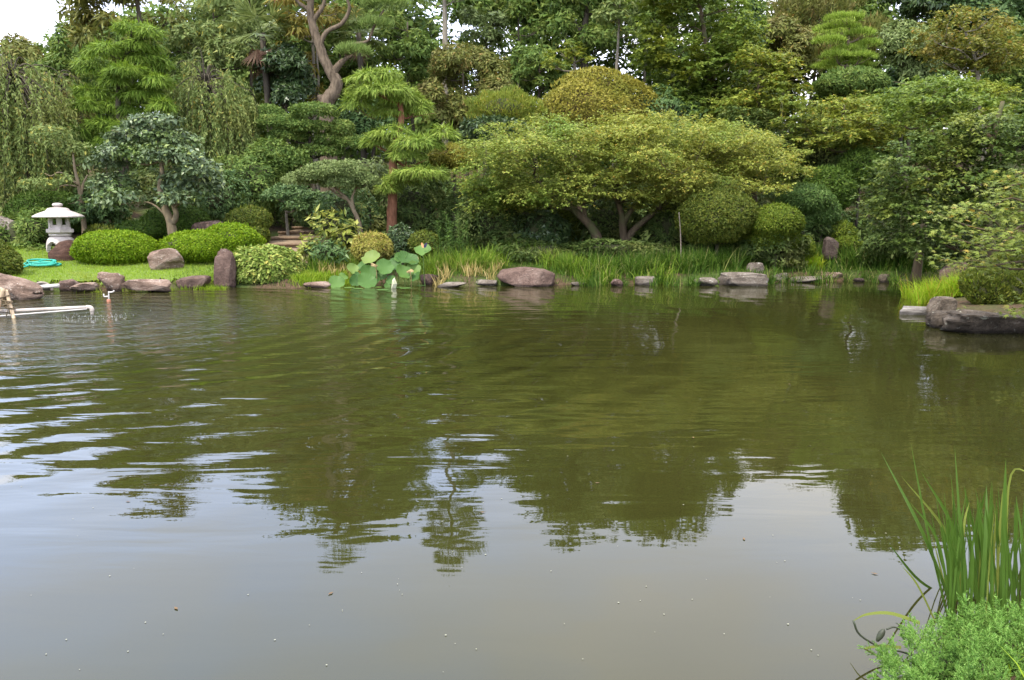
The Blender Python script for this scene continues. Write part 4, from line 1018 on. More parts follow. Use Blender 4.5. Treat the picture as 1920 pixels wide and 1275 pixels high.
tree('camellia_tree', 'dark glossy rounded tree behind the twisted pine trunk', 29.2, auto(528, 150, 66, 72, 18, .38, .85, 7), 'broad', 'dark_gloss', .15, cov=2.0, tri=True, group=BG)
tree('bald_cypress_tree', 'bronze and yellow feathery cypress with twin pale trunks beside the pine', 30.4, auto(585, 20, 92, 110, 26, .24, .5, 8) + [(560, 150, 16, 10), (590, 165, 20, 10), (575, 125, 22, 12), (588, 185, 12, 8)], 'feather', 'bronze', .26, cov=1.15, wr=.3, tri=True, group=BG, shell=.4, bark='bark_grey', trunk=[(590, 260), (589, 190), (588, 110), (584, 20), (582, -60)], trunk_r=.1,
     extra_stems=[([(593, 230), (597, 150), (594, 90), (600, 10)], .06, .02)])
tree('broadleaf_tree', 'mid green broad tree right of the twisted pine', 31.5, auto(752, 95, 66, 110, 24, .32, .8, 9), 'broad', 'mid_green', .18, cov=1.35, tri=True, group=BG)
tree('broadleaf_tree', 'green tree behind the palm at the top', 35, auto(470, 10, 72, 100, 20, .32, .8, 10), 'broad', 'pale_green', .2, cov=1.2, tri=True, group=BG)
tree('olive_tree', 'dense brownish olive rounded tree in the middle background', 29.5, auto(866, 165, 88, 86, 34, .32, .8, 11), 'broad', 'olive', .13, cov=1.7, wr=.45, tri=True, group=BG, rough=.25, shell=.3)
tree('broadleaf_tree', 'blue-green pointed tree top right of the bare pine trunk', 36, auto(905, 45, 46, 72, 16, .36, .9, 12), 'broad', 'grey_green', .2, cov=1.4, tri=True, group=BG)
tree('broadleaf_tree', 'thin leafy tree top just left of the big dark trunked tree', 36.5, auto(975, 60, 48, 76, 14, .34, .9, 13), 'broad', 'mid_green', .2, cov=1.0, tri=True, group=BG)
tree('pine_tree', 'very tall pine with bare straight trunk against the sky', 34.5, [(800, -70, 40, 14), (860, -90, 44, 15), (830, -125, 50, 16), (800, -150, 40, 14), (850, -175, 44, 16), (825, -215, 30, 14), (812, 4, 26, 7), (858, -5, 26, 8)], 'needle', 'pine', .26, trunk=[(834, 250), (835, 120), (834, 20), (832, -80), (828, -200)], trunk_r=.17, bark='bark_grey', cov=1.5, wr=.12, tri=True, group=BG)
tree('oak_tree', 'big open leafy tree with a dark trunk above the golden dome', 35, auto(1088, -35, 104, 165, 52, .25, .8, 15) , 'broad', 'mid_green', .2, cov=1.25, tri=True, group=BG, trunk=[(1098, 220), (1096, 130), (1094, 70), (1100, 10), (1096, -140)], trunk_r=.26,
     extra_stems=[([(1095, 75), (1080, 45), (1062, 25)], .1, .04), ([(1096, 60), (1085, 50), (1075, 60)], .06, .03)])
tree('small_tree', 'little yellow-green topped tree above the golden dome', 30, [(1072, 88, 22, 7), (1050, 100, 20, 7), (1085, 108, 26, 8), (1040, 120, 26, 9)], 'maple', 'maple_lime', .16, trunk=[(1078, 150), (1077, 120), (1078, 92)], trunk_r=.08, bark='bark_grey', cov=1.8, tri=True, group=BG)
tree('broadleaf_tree', 'bushy green tree between golden dome and open dark trunked tree', 32, auto(1010, 125, 62, 40, 12, .36, .7, 16), 'broad', 'mid_green', .18, cov=1.4, tri=True, group=BG)
tree('bare_trunk_tree', 'pale straight thin trunked tree beside the dark green maple', 31.5, [(1150, 30, 40, 16), (1170, 5, 44, 18), (1140, -30, 40, 18), (1165, -60, 44, 20), (1180, 60, 30, 12)], 'broad', 'pale_green', .19, trunk=[(1153, 240), (1156, 130), (1160, 60), (1163, -40)], trunk_r=.09, bark='bark_grey', cov=1.4, tri=True, group=BG)

tree('broadleaf_tree', 'green leafy tree filling the space behind the twisted pine', 33, auto(640, 110, 92, 110, 30, .3, .8, 70), 'broad', 'mid_green', .18, cov=1.5, tri=True, group=BG)
tree('broadleaf_tree', 'dull green tree low behind the layered clipped tree', 30, auto(690, 225, 70, 50, 14, .38, .8, 71), 'broad', 'broad_dark', .16, cov=1.7, tri=True, group=BG)
tree('broadleaf_tree', 'green tree between palm and light green leafy tree', 33, auto(430, 190, 70, 70, 16, .36, .8, 72), 'broad', 'mid_green', .17, cov=1.6, tri=True, group=BG)
# twisted pine
tree('pine_tree', 'twisted old pine with curving grey trunk and needle pads', 28.2,
     [(662, 100, 33, 11, -.2), (705, 50, 30, 12, -.1), (722, 13, 44, 13, 0), (690, -30, 50, 15), (630, -70, 55, 16), (570, -60, 50, 16), (600, -115, 48, 16), (540, -25, 40, 13), (650, -100, 40, 14), (585, -165, 40, 15), (700, -75, 36, 13)],
     'needle', 'pine', .2, trunk=[(614, 255), (612, 205), (616, 186), (627, 172), (631, 155), (622, 138), (608, 112), (597, 80), (586, 48), (582, 10), (588, -60), (584, -140)], trunk_r=.3, bark='bark_pine', cov=2.4, wr=.1, tri=True, low=-.1, shell=.2, limbs=False,
     extra_stems=[([(622, 140), (634, 124), (646, 112), (662, 104)], .15, .05), ([(600, 85), (612, 60), (640, 45), (655, 18), (650, -5)], .09, .05), ([(650, 88), (668, 82), (690, 76), (702, 48), (720, 18)], .07, .03), ([(584, 20), (560, 5), (540, -20)], .08, .03),
                  ([(585, 40), (604, 15), (612, -10), (640, -70)], .09, .03), ([(586, -40), (640, -60), (690, -40)], .07, .03), ([(612, 200), (602, 185), (600, 178)], .13, .09), ([(587, -50), (572, -62)], .06, .03), ([(650, 112), (650, 92), (664, 80)], .06, .04)])

# palms
def palm(label, px, py, Y, scale, seed, n=22):
    r_ = np.random.default_rng(seed); c = at(px, py, Y); g = g1(c[0], Y); root = thing('fan_palm', label, 'palm', (c[0], Y, g), 'fan palms'); o = np.array(root.location)
    mb = MB(); tube(mb, [(c[0], Y, g - .1), (c[0] + .08, Y, (g + c[2]) / 2), tuple(c)], [.12, .11, .1], 8, rough=.15); mb.build('trunk', M['bark_dark'], root, origin=o, smooth=True)
    gp, dp = [], []; st = MB()
    for i in range(n):
        t = r_.uniform(0, 2 * pi); el = r_.uniform(-.9, 1.1); dead = el < -.35
        if dead: el -= .35
        d = np.array([cos(t) * cos(el), sin(t) * cos(el), sin(el)]); e = c + d * scale * r_.uniform(.5, .75)
        tube(st, [c, (c + e) / 2 + [0, 0, .05], e], [.012, .01, .008], 4, n=5)
        m = 18; side = unit(np.cross(d, [0, 0, 1.])); up = np.cross(side, d); a = np.linspace(-1.9, 1.9, m)
        A = unit(np.cos(a)[:, None] * d + np.sin(a)[:, None] * side + r_.normal(size=(m, 3)) * .06 - np.array([0, 0, .25 + (.5 if dead else 0)])); S = unit(np.cross(A, up + 1e-3))
        (dp if dead else gp).append(leaves(np.repeat(e[None], m, 0), A, S, scale * .62 * r_.uniform(.8, 1.1, m), scale * .055))
    st.build('leaf_stalk', M['palm'], root, origin=o); foliage('crown', gp, M['palm'], root, o)
    if dp: foliage('dead_fronds', dp, M['palm_dead'], root, o)['kind'] = 'stuff'
palm('fan palm with hanging brown dead fronds at the top left', 492, 62, 29.5, 1.3, 3, 34)
palm('small fan palm glimpsed behind the pine pads', 672, 62, 30.2, 1.0, 8, 16)

# lime feathery conifer with red trunk
tree('conifer_tree', 'lime green feathery conifer with shaggy reddish trunk behind the golden ball bush', 21.4,
     [(690, 146, 36, 14), (722, 144, 30, 15), (716, 172, 48, 17), (668, 195, 28, 19), (755, 187, 46, 19), (778, 206, 36, 17), (684, 172, 30, 16), (735, 210, 40, 17), (740, 252, 42, 17), (711, 268, 30, 15), (790, 270, 44, 18), (832, 252, 28, 15),
      (790, 327, 48, 15), (752, 338, 32, 14), (728, 352, 26, 14), (824, 323, 18, 11), (760, 290, 36, 16)],
     'feather', 'feather_lime', .17, trunk=[(735, 452), (735, 400), (737, 335), (738, 285), (752, 230), (748, 190), (728, 150)], trunk_r=.17, bark='bark_red', cov=2.7, wr=.15, tri=True, low=-.3, shell=.2, rough=.24, extra_stems=[([(738, 290), (715, 278), (700, 270)], .05, .02), ([(740, 300), (765, 312), (800, 300)], .04, .02)])
tree('umbrella_tree', 'umbrella shaped grey-green tree with crooked tan trunk above the variegated bush', 20.6,
     [(628, 322, 62, 20), (660, 332, 36, 16), (592, 330, 40, 16), (560, 338, 34, 14), (640, 344, 40, 14), (690, 340, 22, 12)],
     'clip', 'grey_green', .06, trunk=[(676, 440), (671, 412), (663, 394), (652, 374), (636, 360), (622, 345)], trunk_r=.085, bark='bark_tan', cov=2.3, wr=.5, low=-.4, rough=.12, shell=.1, extra_stems=[([(664, 396), (660, 374), (664, 360), (672, 346)], .05, .02), ([(650, 374), (634, 366), (614, 350)], .035, .015)], jitter=.3)
tree('layered_tree', 'dark clipped tree in many flat tiers below the twisted pine', 25.4,
     [(590, 210, 44, 15), (522, 232, 56, 19), (580, 240, 46, 15), (500, 214, 34, 15), (642, 242, 24, 16), (656, 268, 34, 14), (604, 284, 42, 14), (552, 286, 30, 14), (545, 256, 40, 15), (622, 262, 36, 14)],
     'clip', 'mid_green', .08, trunk_r=.12, cov=2.4, wr=.5, low=-.5, rough=.14, shell=.1, jitter=.4)
tree('layered_tree', 'bright green leafy tree low beside the weeping tree', 24.6, [(512, 285, 42, 24), (540, 300, 36, 20), (490, 305, 34, 24), (520, 320, 40, 20)], 'broad', 'mid_green', .1, trunk_r=.08, cov=2.0, wr=.5)
tree('small_tree', 'small shaded tree with thin grey trunk beside the earth steps', 22.2, [(545, 352, 34, 14), (570, 368, 34, 13), (520, 366, 30, 12), (555, 385, 30, 12)], 'broad', 'broad_dark', .09, trunk=[(540, 440), (537, 405), (536, 375), (545, 355)], trunk_r=.06, bark='bark_grey', cov=1.9)

# ================================================================== TREES: the big maples
MG = 'maples round the pond'
r0 = np.random.default_rng(21)
padsA = [(1000 + x, 318 + y, w, h) for x, y, w, h in ((-60, -42, 70, 13), (-90, -15, 60, 14), (-20, -70, 70, 12), (60, -85, 66, 13), (0, -38, 80, 14), (70, -50, 70, 13), (-60, 10, 62, 14), (15, -8, 70, 14), (-95, 20, 40, 12), (75, -15, 64, 13), (-30, 35, 56, 12), (40, 28, 60, 12), (90, 22, 54, 12), (-112, 40, 26, 10), (-70, 52, 34, 10), (20, 52, 44, 9), (120, -60, 50, 12), (120, -100, 50, 12), (30, -100, 40, 10))]
padsA = [(a, b + 14, c_, d_ * 1.0) for a, b, c_, d_ in padsA[:-2]] + auto(1010, 302, 150, 78, 10, .3, .22, 61) + [(925, 396, 36, 13), (968, 392, 30, 12), (1072, 376, 42, 14), (1120, 360, 40, 14), (895, 382, 28, 14), (1030, 226, 40, 12), (950, 240, 44, 12), (905, 362, 40, 22), (945, 378, 44, 18), (990, 372, 46, 16), (1050, 352, 50, 18), (880, 345, 26, 20), (1100, 340, 50, 20)]
tree('maple_tree', 'wide golden-green maple with trunk leaning left over the far bank', 20.6, padsA, 'maple', 'maple_gold', .064, trunk=[(1128, 462), (1108, 425), (1086, 402), (1060, 380), (1030, 362), (1000, 330)], trunk_r=.15, bark='bark_maple', cov=1.15, wr=.7, tri=True, group=MG, jitter=1.3, seed=5,
     extra_stems=[([(1096, 412), (1094, 385), (1080, 350), (1090, 300)], .07, .025)])
padsB = [(1300 + x, 310 + y, w, h) for x, y, w, h in ((-150, -66, 70, 13), (-80, -50, 80, 14), (0, -45, 84, 14), (80, -38, 84, 14), (140, -10, 66, 12), (180, 0, 34, 9), (-140, -25, 70, 14), (-60, -12, 80, 15), (30, -8, 84, 14), (100, 8, 70, 13), (-100, 15, 64, 14), (-20, 26, 70, 13), (60, 28, 60, 12), (-130, 48, 50, 12), (-60, 50, 54, 12), (10, 52, 46, 11), (-180, -50, 60, 13), (-190, 10, 46, 12), (-30, -76, 70, 12), (60, -70, 64, 11), (140, 34, 40, 10), (-100, -86, 60, 11))]
padsB = [(a, b + 10, c_, d_ * 1.0) for a, b, c_, d_ in padsB] + auto(1290, 298, 200, 76, 14, .26, .22, 62) + [(1212, 386, 36, 10), (1275, 384, 34, 10), (1160, 226, 46, 12), (1240, 222, 52, 12), (1330, 238, 50, 12), (1420, 262, 50, 12), (1480, 290, 40, 11), (1240, 372, 44, 16), (1300, 362, 56, 14), (1190, 362, 40, 16), (1500, 318, 26, 12)]
tree('maple_tree', 'wide orange tinged golden maple with forked trunk on the far bank', 20.9, padsB, 'maple', 'maple_orange', .064, trunk=[(1172, 462), (1168, 432), (1166, 405), (1158, 375), (1150, 340)], trunk_r=.15, bark='bark_maple', cov=1.15, wr=.7, tri=True, group=MG, jitter=1.3, seed=6,
     extra_stems=[([(1174, 452), (1190, 430), (1218, 405), (1244, 385), (1280, 350)], .11, .03), ([(1168, 420), (1180, 400), (1200, 378), (1230, 350), (1250, 320)], .085, .025), ([(1160, 385), (1150, 370), (1140, 360)], .04, .02)])
tree('maple_tree', 'tall dark green maple towering right of the golden dome', 27.5, auto(1300, 20, 125, 165, 52, .3, .5, 31) + auto(1240, 160, 70, 70, 16, .4, .5, 32) + auto(1330, 190, 110, 50, 14, .4, .5, 33), 'maple', 'maple_mid', .12, cov=1.5, wr=.7, tri=True, group=MG, bark='bark_maple', trunk_r=.16, trunk=[(1365, 330), (1364, 250), (1340, 160), (1320, 60), (1300, -80)], extra_stems=[([(1372, 300), (1371, 240), (1385, 190)], .07, .03)])
tree('maple_tree', 'yellow-green maple leaning in front of the slim dark conifer', 26, auto(1420, 165, 96, 80, 30, .36, .5, 34), 'maple', 'maple_lime', .11, cov=1.5, wr=.7, tri=True, group=MG, bark='bark_maple')
tree('maple_tree', 'green and orange flecked maple below the clipped hedge', 24.2, auto(1590, 232, 132, 64, 34, .32, .28, 35) + auto(1490, 220, 60, 50, 10, .4, .3, 36), 'maple', 'maple_lime', .1, cov=1.4, wr=.7, tri=True, group=MG, bark='bark_maple')
tree('maple_tree', 'olive-orange maple crown high at the upper right', 21, auto(1815, 78, 104, 66, 32, .3, .5, 37), 'maple', 'maple_olive', .085, cov=1.2, wr=.7, group=MG, bark='bark_grey', trunk=[(1845, 330), (1838, 190), (1828, 110), (1810, 60)], trunk_r=.09, extra_stems=[([(1836, 130), (1800, 95), (1780, 90)], .04, .015)])
tree('maple_tree', 'layered green maple behind the right bank', 18.5, auto(1770, 190, 135, 62, 34, .3, .28, 38), 'maple', 'maple_mid', .085, cov=1.4, wr=.7, tri=True, group=MG, bark='bark_maple')
tree('maple_tree', 'large shady green maple sweeping down to the far right corner', 15.6, [(x, y, w_, 15 + (i % 3) * 3) for i, (x, y, w_) in enumerate(((1850, 232, 80), (1920, 250, 80), (1780, 258, 66), (1845, 276, 80), (1715, 282, 54), (1775, 298, 70), (1910, 300, 80), (1680, 312, 44), (1730, 322, 66), (1800, 332, 76), (1880, 338, 80), (1662, 345, 40), (1708, 358, 60), (1770, 370, 70), (1650, 378, 42), (1840, 374, 70), (1690, 396, 58), (1640, 408, 34), (1745, 404, 64), (1675, 428, 46), (1725, 436, 50), (1800, 418, 60), (1700, 458, 34), (1910, 390, 70), (1760, 448, 44)))], 'maple', 'maple_green', .075, cov=1.25, wr=.75, tri=True, group=MG, bark='bark_maple', trunk=[(1860, 500), (1852, 420), (1850, 330), (1862, 260), (1880, 190)], trunk_r=.13, extra_stems=[([(1862, 262), (1840, 250), (1825, 245)], .09, .06)])
# near maple at the right edge: star shaped leaves
def near_maple():
    Y = 9.6; r_ = np.random.default_rng(4)
    tp = np.array([at(2040, 640, Y), at(2030, 540, Y), at(2010, 440, Y), at(1985, 360, Y), at(1960, 300, Y)]); tp[0][2] = g1(tp[0][0], Y) - .1
    root = thing('maple_tree', 'near maple branch with star shaped pale leaves reaching in from the right edge', 'tree', (tp[0][0], Y, tp[0][2] + .1), MG); o = np.array(root.location)
    mb = MB(); tube(mb, tp, [.11, .1, .08, .06, .04], 9, rough=.05); parts = []
    twigs = [((2000, 400), (1880, 432), (1800, 418), (1745, 392)), ((2010, 440), (1890, 470), (1820, 456), (1750, 430)), ((2010, 430), (1900, 440), (1850, 400), (1800, 385)), ((2020, 480), (1900, 492), (1830, 500), (1745, 478)), ((2020, 490), (1900, 505), (1840, 488), (1760, 498)), ((2030, 570), (1970, 575), (1935, 570), (1905, 582)),
             ((2000, 380), (1930, 380), (1890, 372), (1850, 400)), ((1990, 350), (1930, 345), (1890, 350), (1868, 372)), ((2000, 400), (1930, 415), (1890, 440), (1850, 455)), 
             ((1985, 350), (1940, 330), (1910, 325), (1885, 345)), ((2010, 450), (1940, 455), (1900, 445), (1860, 470)), ((2000, 400), (1950, 400), (1915, 395), (1880, 410))]
    for tw in twigs:
        dy = r_.uniform(-.9, .9); path = spline([at(a, b, Y + dy * (i / 3)) for i, (a, b) in enumerate(tw)], 60)
        tube(mb, path[::6], np.linspace(.022, .003, 10), 5, n=20)
        m = 170; i = np.minimum((r_.random(m) ** .75 * 60).astype(int), 59); sp = .05 + .17 * (1 - np.abs(i / 59 - .5))
        Pc = path[i] + r_.normal(size=(m, 3)) * np.stack([sp, sp, sp * .35], -1)
        nl = unit(np.array([0, -.12, 1.]) + r_.normal(size=(m, 3)) * .38); hd = unit(np.array([-.6, -.4, -.25]) + r_.normal(size=(m, 3)) * .6); A, S = frame_from(nl, r_, hd)
        Ls = r_.uniform(.055, .085, m)
        V = []
        ang = [0, .62, -.62, 1.25, -1.25]; ln = [1, .88, .88, .6, .6]
        B = Pc
        pts = [B - A * (.06 * Ls)[:, None]]
        order = [-1.25, -.93, -.62, -.31, 0, .31, .62, .93, 1.25]; rad = [.62, .28, .88, .32, 1, .32, .88, .28, .62]
        for a_, q in zip(order, rad):
            dr = A * cos(a_) + S * sin(a_); pts.append(B + dr * (Ls * q)[:, None] - nl * (Ls * .12 * q)[:, None])
        V = np.stack(pts, 1).reshape(-1, 3); Fc = np.arange(m)[:, None, None] * 10 + np.array([[0, k_, k_ + 1] for k_ in range(1, 9)])[None]
        parts.append((V, Fc.reshape(-1, 3)))
    nodes = list(tp[2:])  # unseen crown clumps out of frame, added to shade the right bank
    for (x, y, z, q) in ((8.6, 8.6, 2.3, 1.3), (9.2, 10.2, 2.7, 1.4), (8.8, 7.4, 3.0, 1.4), (10.2, 9.0, 3.2, 1.6), (9.0, 9.4, 3.9, 1.5), (8.4, 8.0, 4.3, 1.3), (10.0, 7.6, 4.0, 1.5), (9.6, 8.6, 4.9, 1.5), (10.8, 10.4, 3.9, 1.5), (7.9, 6.8, 3.4, 1.2), (10.9, 8.0, 2.7, 1.4), (9.4, 6.4, 2.8, 1.3)):
        parts.append(pad((x, y, z), (q, q, q * .42), 'maple', .085, r_, cov=1.3, wr=.75, tri=True)); e_ = np.array([x, y, z]); s_ = min(nodes, key=lambda p_: np.linalg.norm(p_ - e_) + 2 * max(0, p_[2] - z)); md = (s_ + e_) / 2 + [0, 0, -.15] + r_.normal(size=3) * .12; tube(mb, [s_, md, e_], [.04, .028, .01], 5, n=8); nodes += [md, e_]
    mb.build('trunk', M['bark_maple'], root, origin=o, smooth=True); foliage('crown', parts, M['maple_near'], root, o)
near_maple()

# ================================================================== TREES: upper right background
tree('tiered_pine_tree', 'bright green tiered garden pine clipped into cushions', 28.5,
     [(1587, 38, 33, 8), (1576, 58, 42, 8), (1612, 66, 24, 8), (1556, 80, 28, 8), (1628, 86, 22, 9), (1592, 98, 32, 10), (1568, 108, 26, 9), (1614, 110, 28, 9), (1580, 126, 50, 9)],
     'needle', 'pine_lime', .15, cov=2.8, wr=.13, tri=True, low=.0, trunk_r=.12, bark='bark_pine', jitter=.5, shell=.12)
tree('broadleaf_tree', 'grey-brown fine twigged tree behind the tiered pine', 37, auto(1545, 55, 118, 82, 34, .28, .8, 51), 'spike', 'olive', .22, cov=1.15, wr=.28, tri=True, group=BG, rough=.25)
tree('cypress_tree', 'slim dark ivy clad conifer spire at the top', 32, [(1414, -50, 12, 24), (1412, -20, 16, 22), (1416, 8, 18, 22), (1410, 32, 20, 22), (1416, 55, 18, 20), (1412, 80, 18, 20)], 'broad', 'broad_dark', .15, cov=2.2, tri=True, group=BG)
tree('camellia_tree', 'round glossy dark green tree right of the tiered pine', 29, auto(1718, 92, 64, 58, 22, .42, .85, 53), 'broad', 'grey_green', .14, cov=1.9, tri=True, group=BG)
tree('camellia_tree', 'very dark glossy tree top above the round glossy tree', 31, auto(1715, -30, 66, 85, 22, .4, .7, 54), 'broad', 'dark_gloss', .17, cov=2.0, tri=True, group=BG)
tree('broadleaf_tree', 'blue-green tree closing the upper right corner', 32, auto(1860, -10, 115, 140, 36, .34, .8, 55), 'broad', 'broad_dark', .19, cov=1.6, tri=True, group=BG)
tree('broadleaf_tree', 'shaded green tree beyond the right edge of the picture', 24, auto(1960, 150, 110, 120, 26, .36, .8, 56), 'broad', 'mid_green', .16, cov=1.6, tri=True, group=BG)
tree('broadleaf_tree', 'dark tree filling the gap right of the slim conifer', 35, auto(1480, 90, 80, 60, 14, .38, .8, 57), 'broad', 'olive', .19, cov=1.4, tri=True, group=BG)
tree('broadleaf_tree', 'dark green tree behind the round glossy tree and maples', 30, auto(1700, 175, 90, 60, 16, .4, .8, 58), 'broad', 'broad_dark', .17, cov=1.6, tri=True, group=BG)
tree('broadleaf_tree', 'tall green tree seen mainly above the tall dark maple', 36, auto(1225, -50, 90, 130, 26, .34, .8, 59), 'broad', 'mid_green', .2, cov=1.3, tri=True, group=BG)

# ================================================================== UNDERGROWTH, FAR WOOD, SEDGE, LAWN
r_ = np.random.default_rng(99); parts = []
for i in range(420):                                 # low bushes and ferns all over the slope
    x = r_.uniform(-20, 20); y = r_.uniform(20.0, 36)
    if pond_dist(np.array([x]), np.array([y]))[0] < 1.9: continue
    if y < 22.2 and x < -6.2: continue
    pj = (x / y) * F + 960
    if 490 < pj < 625 and y < 25: continue
    s = r_.uniform(.35, .8); parts.append(pad((x, y, g1(x, y) + s * .25), (s, s, s * .75), 'broad', .19, r_, cov=1.3, wr=.45, tri=True, rough=.3, shell=.3, back=.4))
for i in range(90):                                  # and on the right bank
    x = r_.uniform(6.5, 17); y = r_.uniform(3.5, 16); d_ = pond_dist(np.array([x]), np.array([y]))[0]
    s = r_.uniform(.3, .6)
    if d_ < s + .35 or x < .69 * y + s: continue
    parts.append(pad((x, y, g1(x, y) + s * .25), (s, s, s * .75), 'broad', .15, r_, cov=1.2, wr=.45, tri=True, rough=.3, shell=.3, back=.7))
V, Fs = join(parts); tag(mesh_np('undergrowth', V, Fs, M['undergrowth']), 'dark leafy undergrowth covering the slope', kind='stuff')
parts = []
top_px = [(-250, 100), (0, 100), (100, 88), (145, 30), (330, -10), (440, -30), (500, -140), (580, -200), (700, -190), (770, -130), (795, 95), (855, 95), (872, -90), (905, -60), (925, 165), (950, 165), (968, -80), (1040, -190), (1200, -170), (1340, -190), (1395, 20), (1450, 25), (1490, -50), (1570, -60), (1640, 0), (1670, -120), (1720, -200), (2150, -190)]
for i in range(1250):
    px = r_.uniform(-250, 2150); y = r_.uniform(39, 46); tp_ = np.interp(px, [a for a, b in top_px], [b for a, b in top_px])
    s = r_.uniform(.7, 1.6); py = tp_ + s * 34 + r_.random() ** 1.25 * (330 - tp_); c = at(px, py, y)
    parts.append(pad(c, (s, s, s * .85), 'broad', .38, r_, cov=1.1, wr=.5, tri=True, rough=.35, shell=.35, back=.08))
V, Fs = join(parts); tag(mesh_np('far_wood', V, Fs, M['mid_green']), 'green wood closing the view far behind the garden', kind='stuff')

def blades(n, sample, h0, h1, wd, seed, lean=.5, droop=.75, segs=4):
    """grass blades: sample(r_, n) -> base points; each a bent tapering strip"""
    r_ = np.random.default_rng(seed); B = sample(r_, n); n = len(B)
    th = r_.uniform(0, 2 * pi, n); d = np.stack([np.cos(th), np.sin(th), 0 * th], -1); H = r_.uniform(h0, h1, n)[:, None]
    le = (r_.random(n) ** 1.3 * lean)[:, None]; dr = (r_.random(n) ** 1.4 * droop)[:, None]
    ta = r_.uniform(0, 2 * pi, n); S = np.stack([np.cos(ta), np.sin(ta), 0 * ta], -1) * wd / 2
    rows = []
    for i in range(segs + 1):
        t = i / segs; p = B + d * (le * t + dr * t ** 2.5) * H + np.array([0, 0, 1.]) * H * (t - dr * .75 * t ** 3)
        wt = (1 - t ** 1.6) * .94 + .06; rows += [p - S * wt, p + S * wt]
    V = np.stack(rows, 1).reshape(-1, 3); k = (segs + 1) * 2
    Fc = np.arange(n)[:, None, None] * k + np.array([[2 * i, 2 * i + 1, 2 * i + 3, 2 * i + 2] for i in range(segs)])[None]
    return V, Fc.reshape(-1, 4)

def belt(pts, tufts, per, spread, z0=.0):
    """tufts along a line of photo points (px, py on the ground near z=.1)"""
    W = np.array([on(a, b, .08) for a, b in pts])
    def f(r_, n):
        c = spline(W, 400)[r_.integers(0, 400, tufts)]
        c = c + np.stack([r_.normal(size=tufts) * .15, np.abs(r_.normal(size=tufts)) * .45, 0 * c[:, 0]], -1)
        B = np.repeat(c, per, 0) + r_.normal(size=(tufts * per, 3)) * [spread, spread, 0]
        B[:, 2] = np.maximum(gz(B[:, 0], B[:, 1]), -.05) - .01
        return B
    return f
def sedge(label, pts, tufts, per, h0, h1, mat, seed, spread=.06, wd=.021, **k):
    V, Fq = blades(tufts * per, belt(pts, tufts, per, spread), h0, h1, wd, seed, **k)
    tag(mesh_np('sedge', V, [Fq], M[mat]), label, 'sedge', 'sedge along the far bank', 'stuff')
sedge('bright sedge between the pale green shrub and the lotus', [(592, 524), (640, 522), (690, 521)], 43, 26, 0.25, 0.53, 'sedge', 1)
sedge('dry yellow sedge blades left of the lotus', [(600, 527), (650, 525), (700, 524)], 12, 14, .2, .4, 'sedge_dry', 2, droop=.6)
sedge('tall bright sedge between the lotus and the big purple boulder', [(800, 522), (860, 524), (930, 522)], 57, 28, 0.32, 0.69, 'sedge', 3)
sedge('dry yellow sedge blades left of the big purple boulder', [(800, 528), (860, 529), (930, 527)], 16, 14, .2, .42, 'sedge_dry', 4, droop=.6)
sedge('sedge behind and right of the big purple boulder', [(935, 516), (1000, 515), (1060, 522), (1090, 526)], 64, 26, 0.29, 0.65, 'sedge', 5)
sedge('dense green sedge before the maple trunks', [(1100, 525), (1180, 525), (1240, 523), (1310, 524)], 93, 28, 0.32, 0.69, 'sedge_deep', 6)
sedge('yellow-green sedge below the maple trunks', [(1095, 527), (1160, 527), (1300, 527)], 28, 20, 0.29, 0.60, 'sedge', 7)
sedge('green sedge between the stake and the layered boulder', [(1260, 523), (1330, 521), (1390, 518)], 57, 28, 0.32, 0.69, 'sedge_deep', 8)
sedge('sedge right of the stump shaped block', [(1440, 517), (1500, 514), (1560, 513)], 57, 28, 0.29, 0.65, 'sedge_deep', 9)
sedge('bright low grass tuft on the far bank right of the layered boulder', [(1470, 515), (1520, 517), (1530, 516)], 40, 30, .25, .45, 'bright_grass', 10)
sedge('dark green sedge at the far right corner', [(1580, 515), (1640, 517), (1700, 519), (1740, 520)], 93, 30, 0.32, 0.73, 'sedge_deep', 11)
sedge('bright green grass tuft on the right bank behind the boulders', [(1740, 562), (1770, 562), (1800, 563), (1820, 565)], 60, 32, .28, .62, 'bright_grass', 12, wd=.012)
sedge('sedge tufts hanging over the stones right of the big purple boulder', [(1045, 531), (1130, 531), (1240, 531), (1300, 530)], 16, 24, .25, .5, 'sedge_deep', 15, droop=1.0)
sedge('sedge tufts hanging over the stones of the far right bank', [(1435, 527), (1530, 525), (1620, 524), (1725, 527)], 20, 24, .25, .5, 'sedge_deep', 16, droop=1.0)
sedge('short green grass at the water edge right of the pale shrub', [(556, 533), (600, 530), (660, 527)], 70, 40, .08, .2, 'lawn_blade', 14, wd=.014)
sedge('low grass along the foot of the lawn rocks', [(110, 538), (190, 541), (330, 538), (415, 535)], 40, 24, .1, .2, 'lawn_blade', 13, wd=.012)

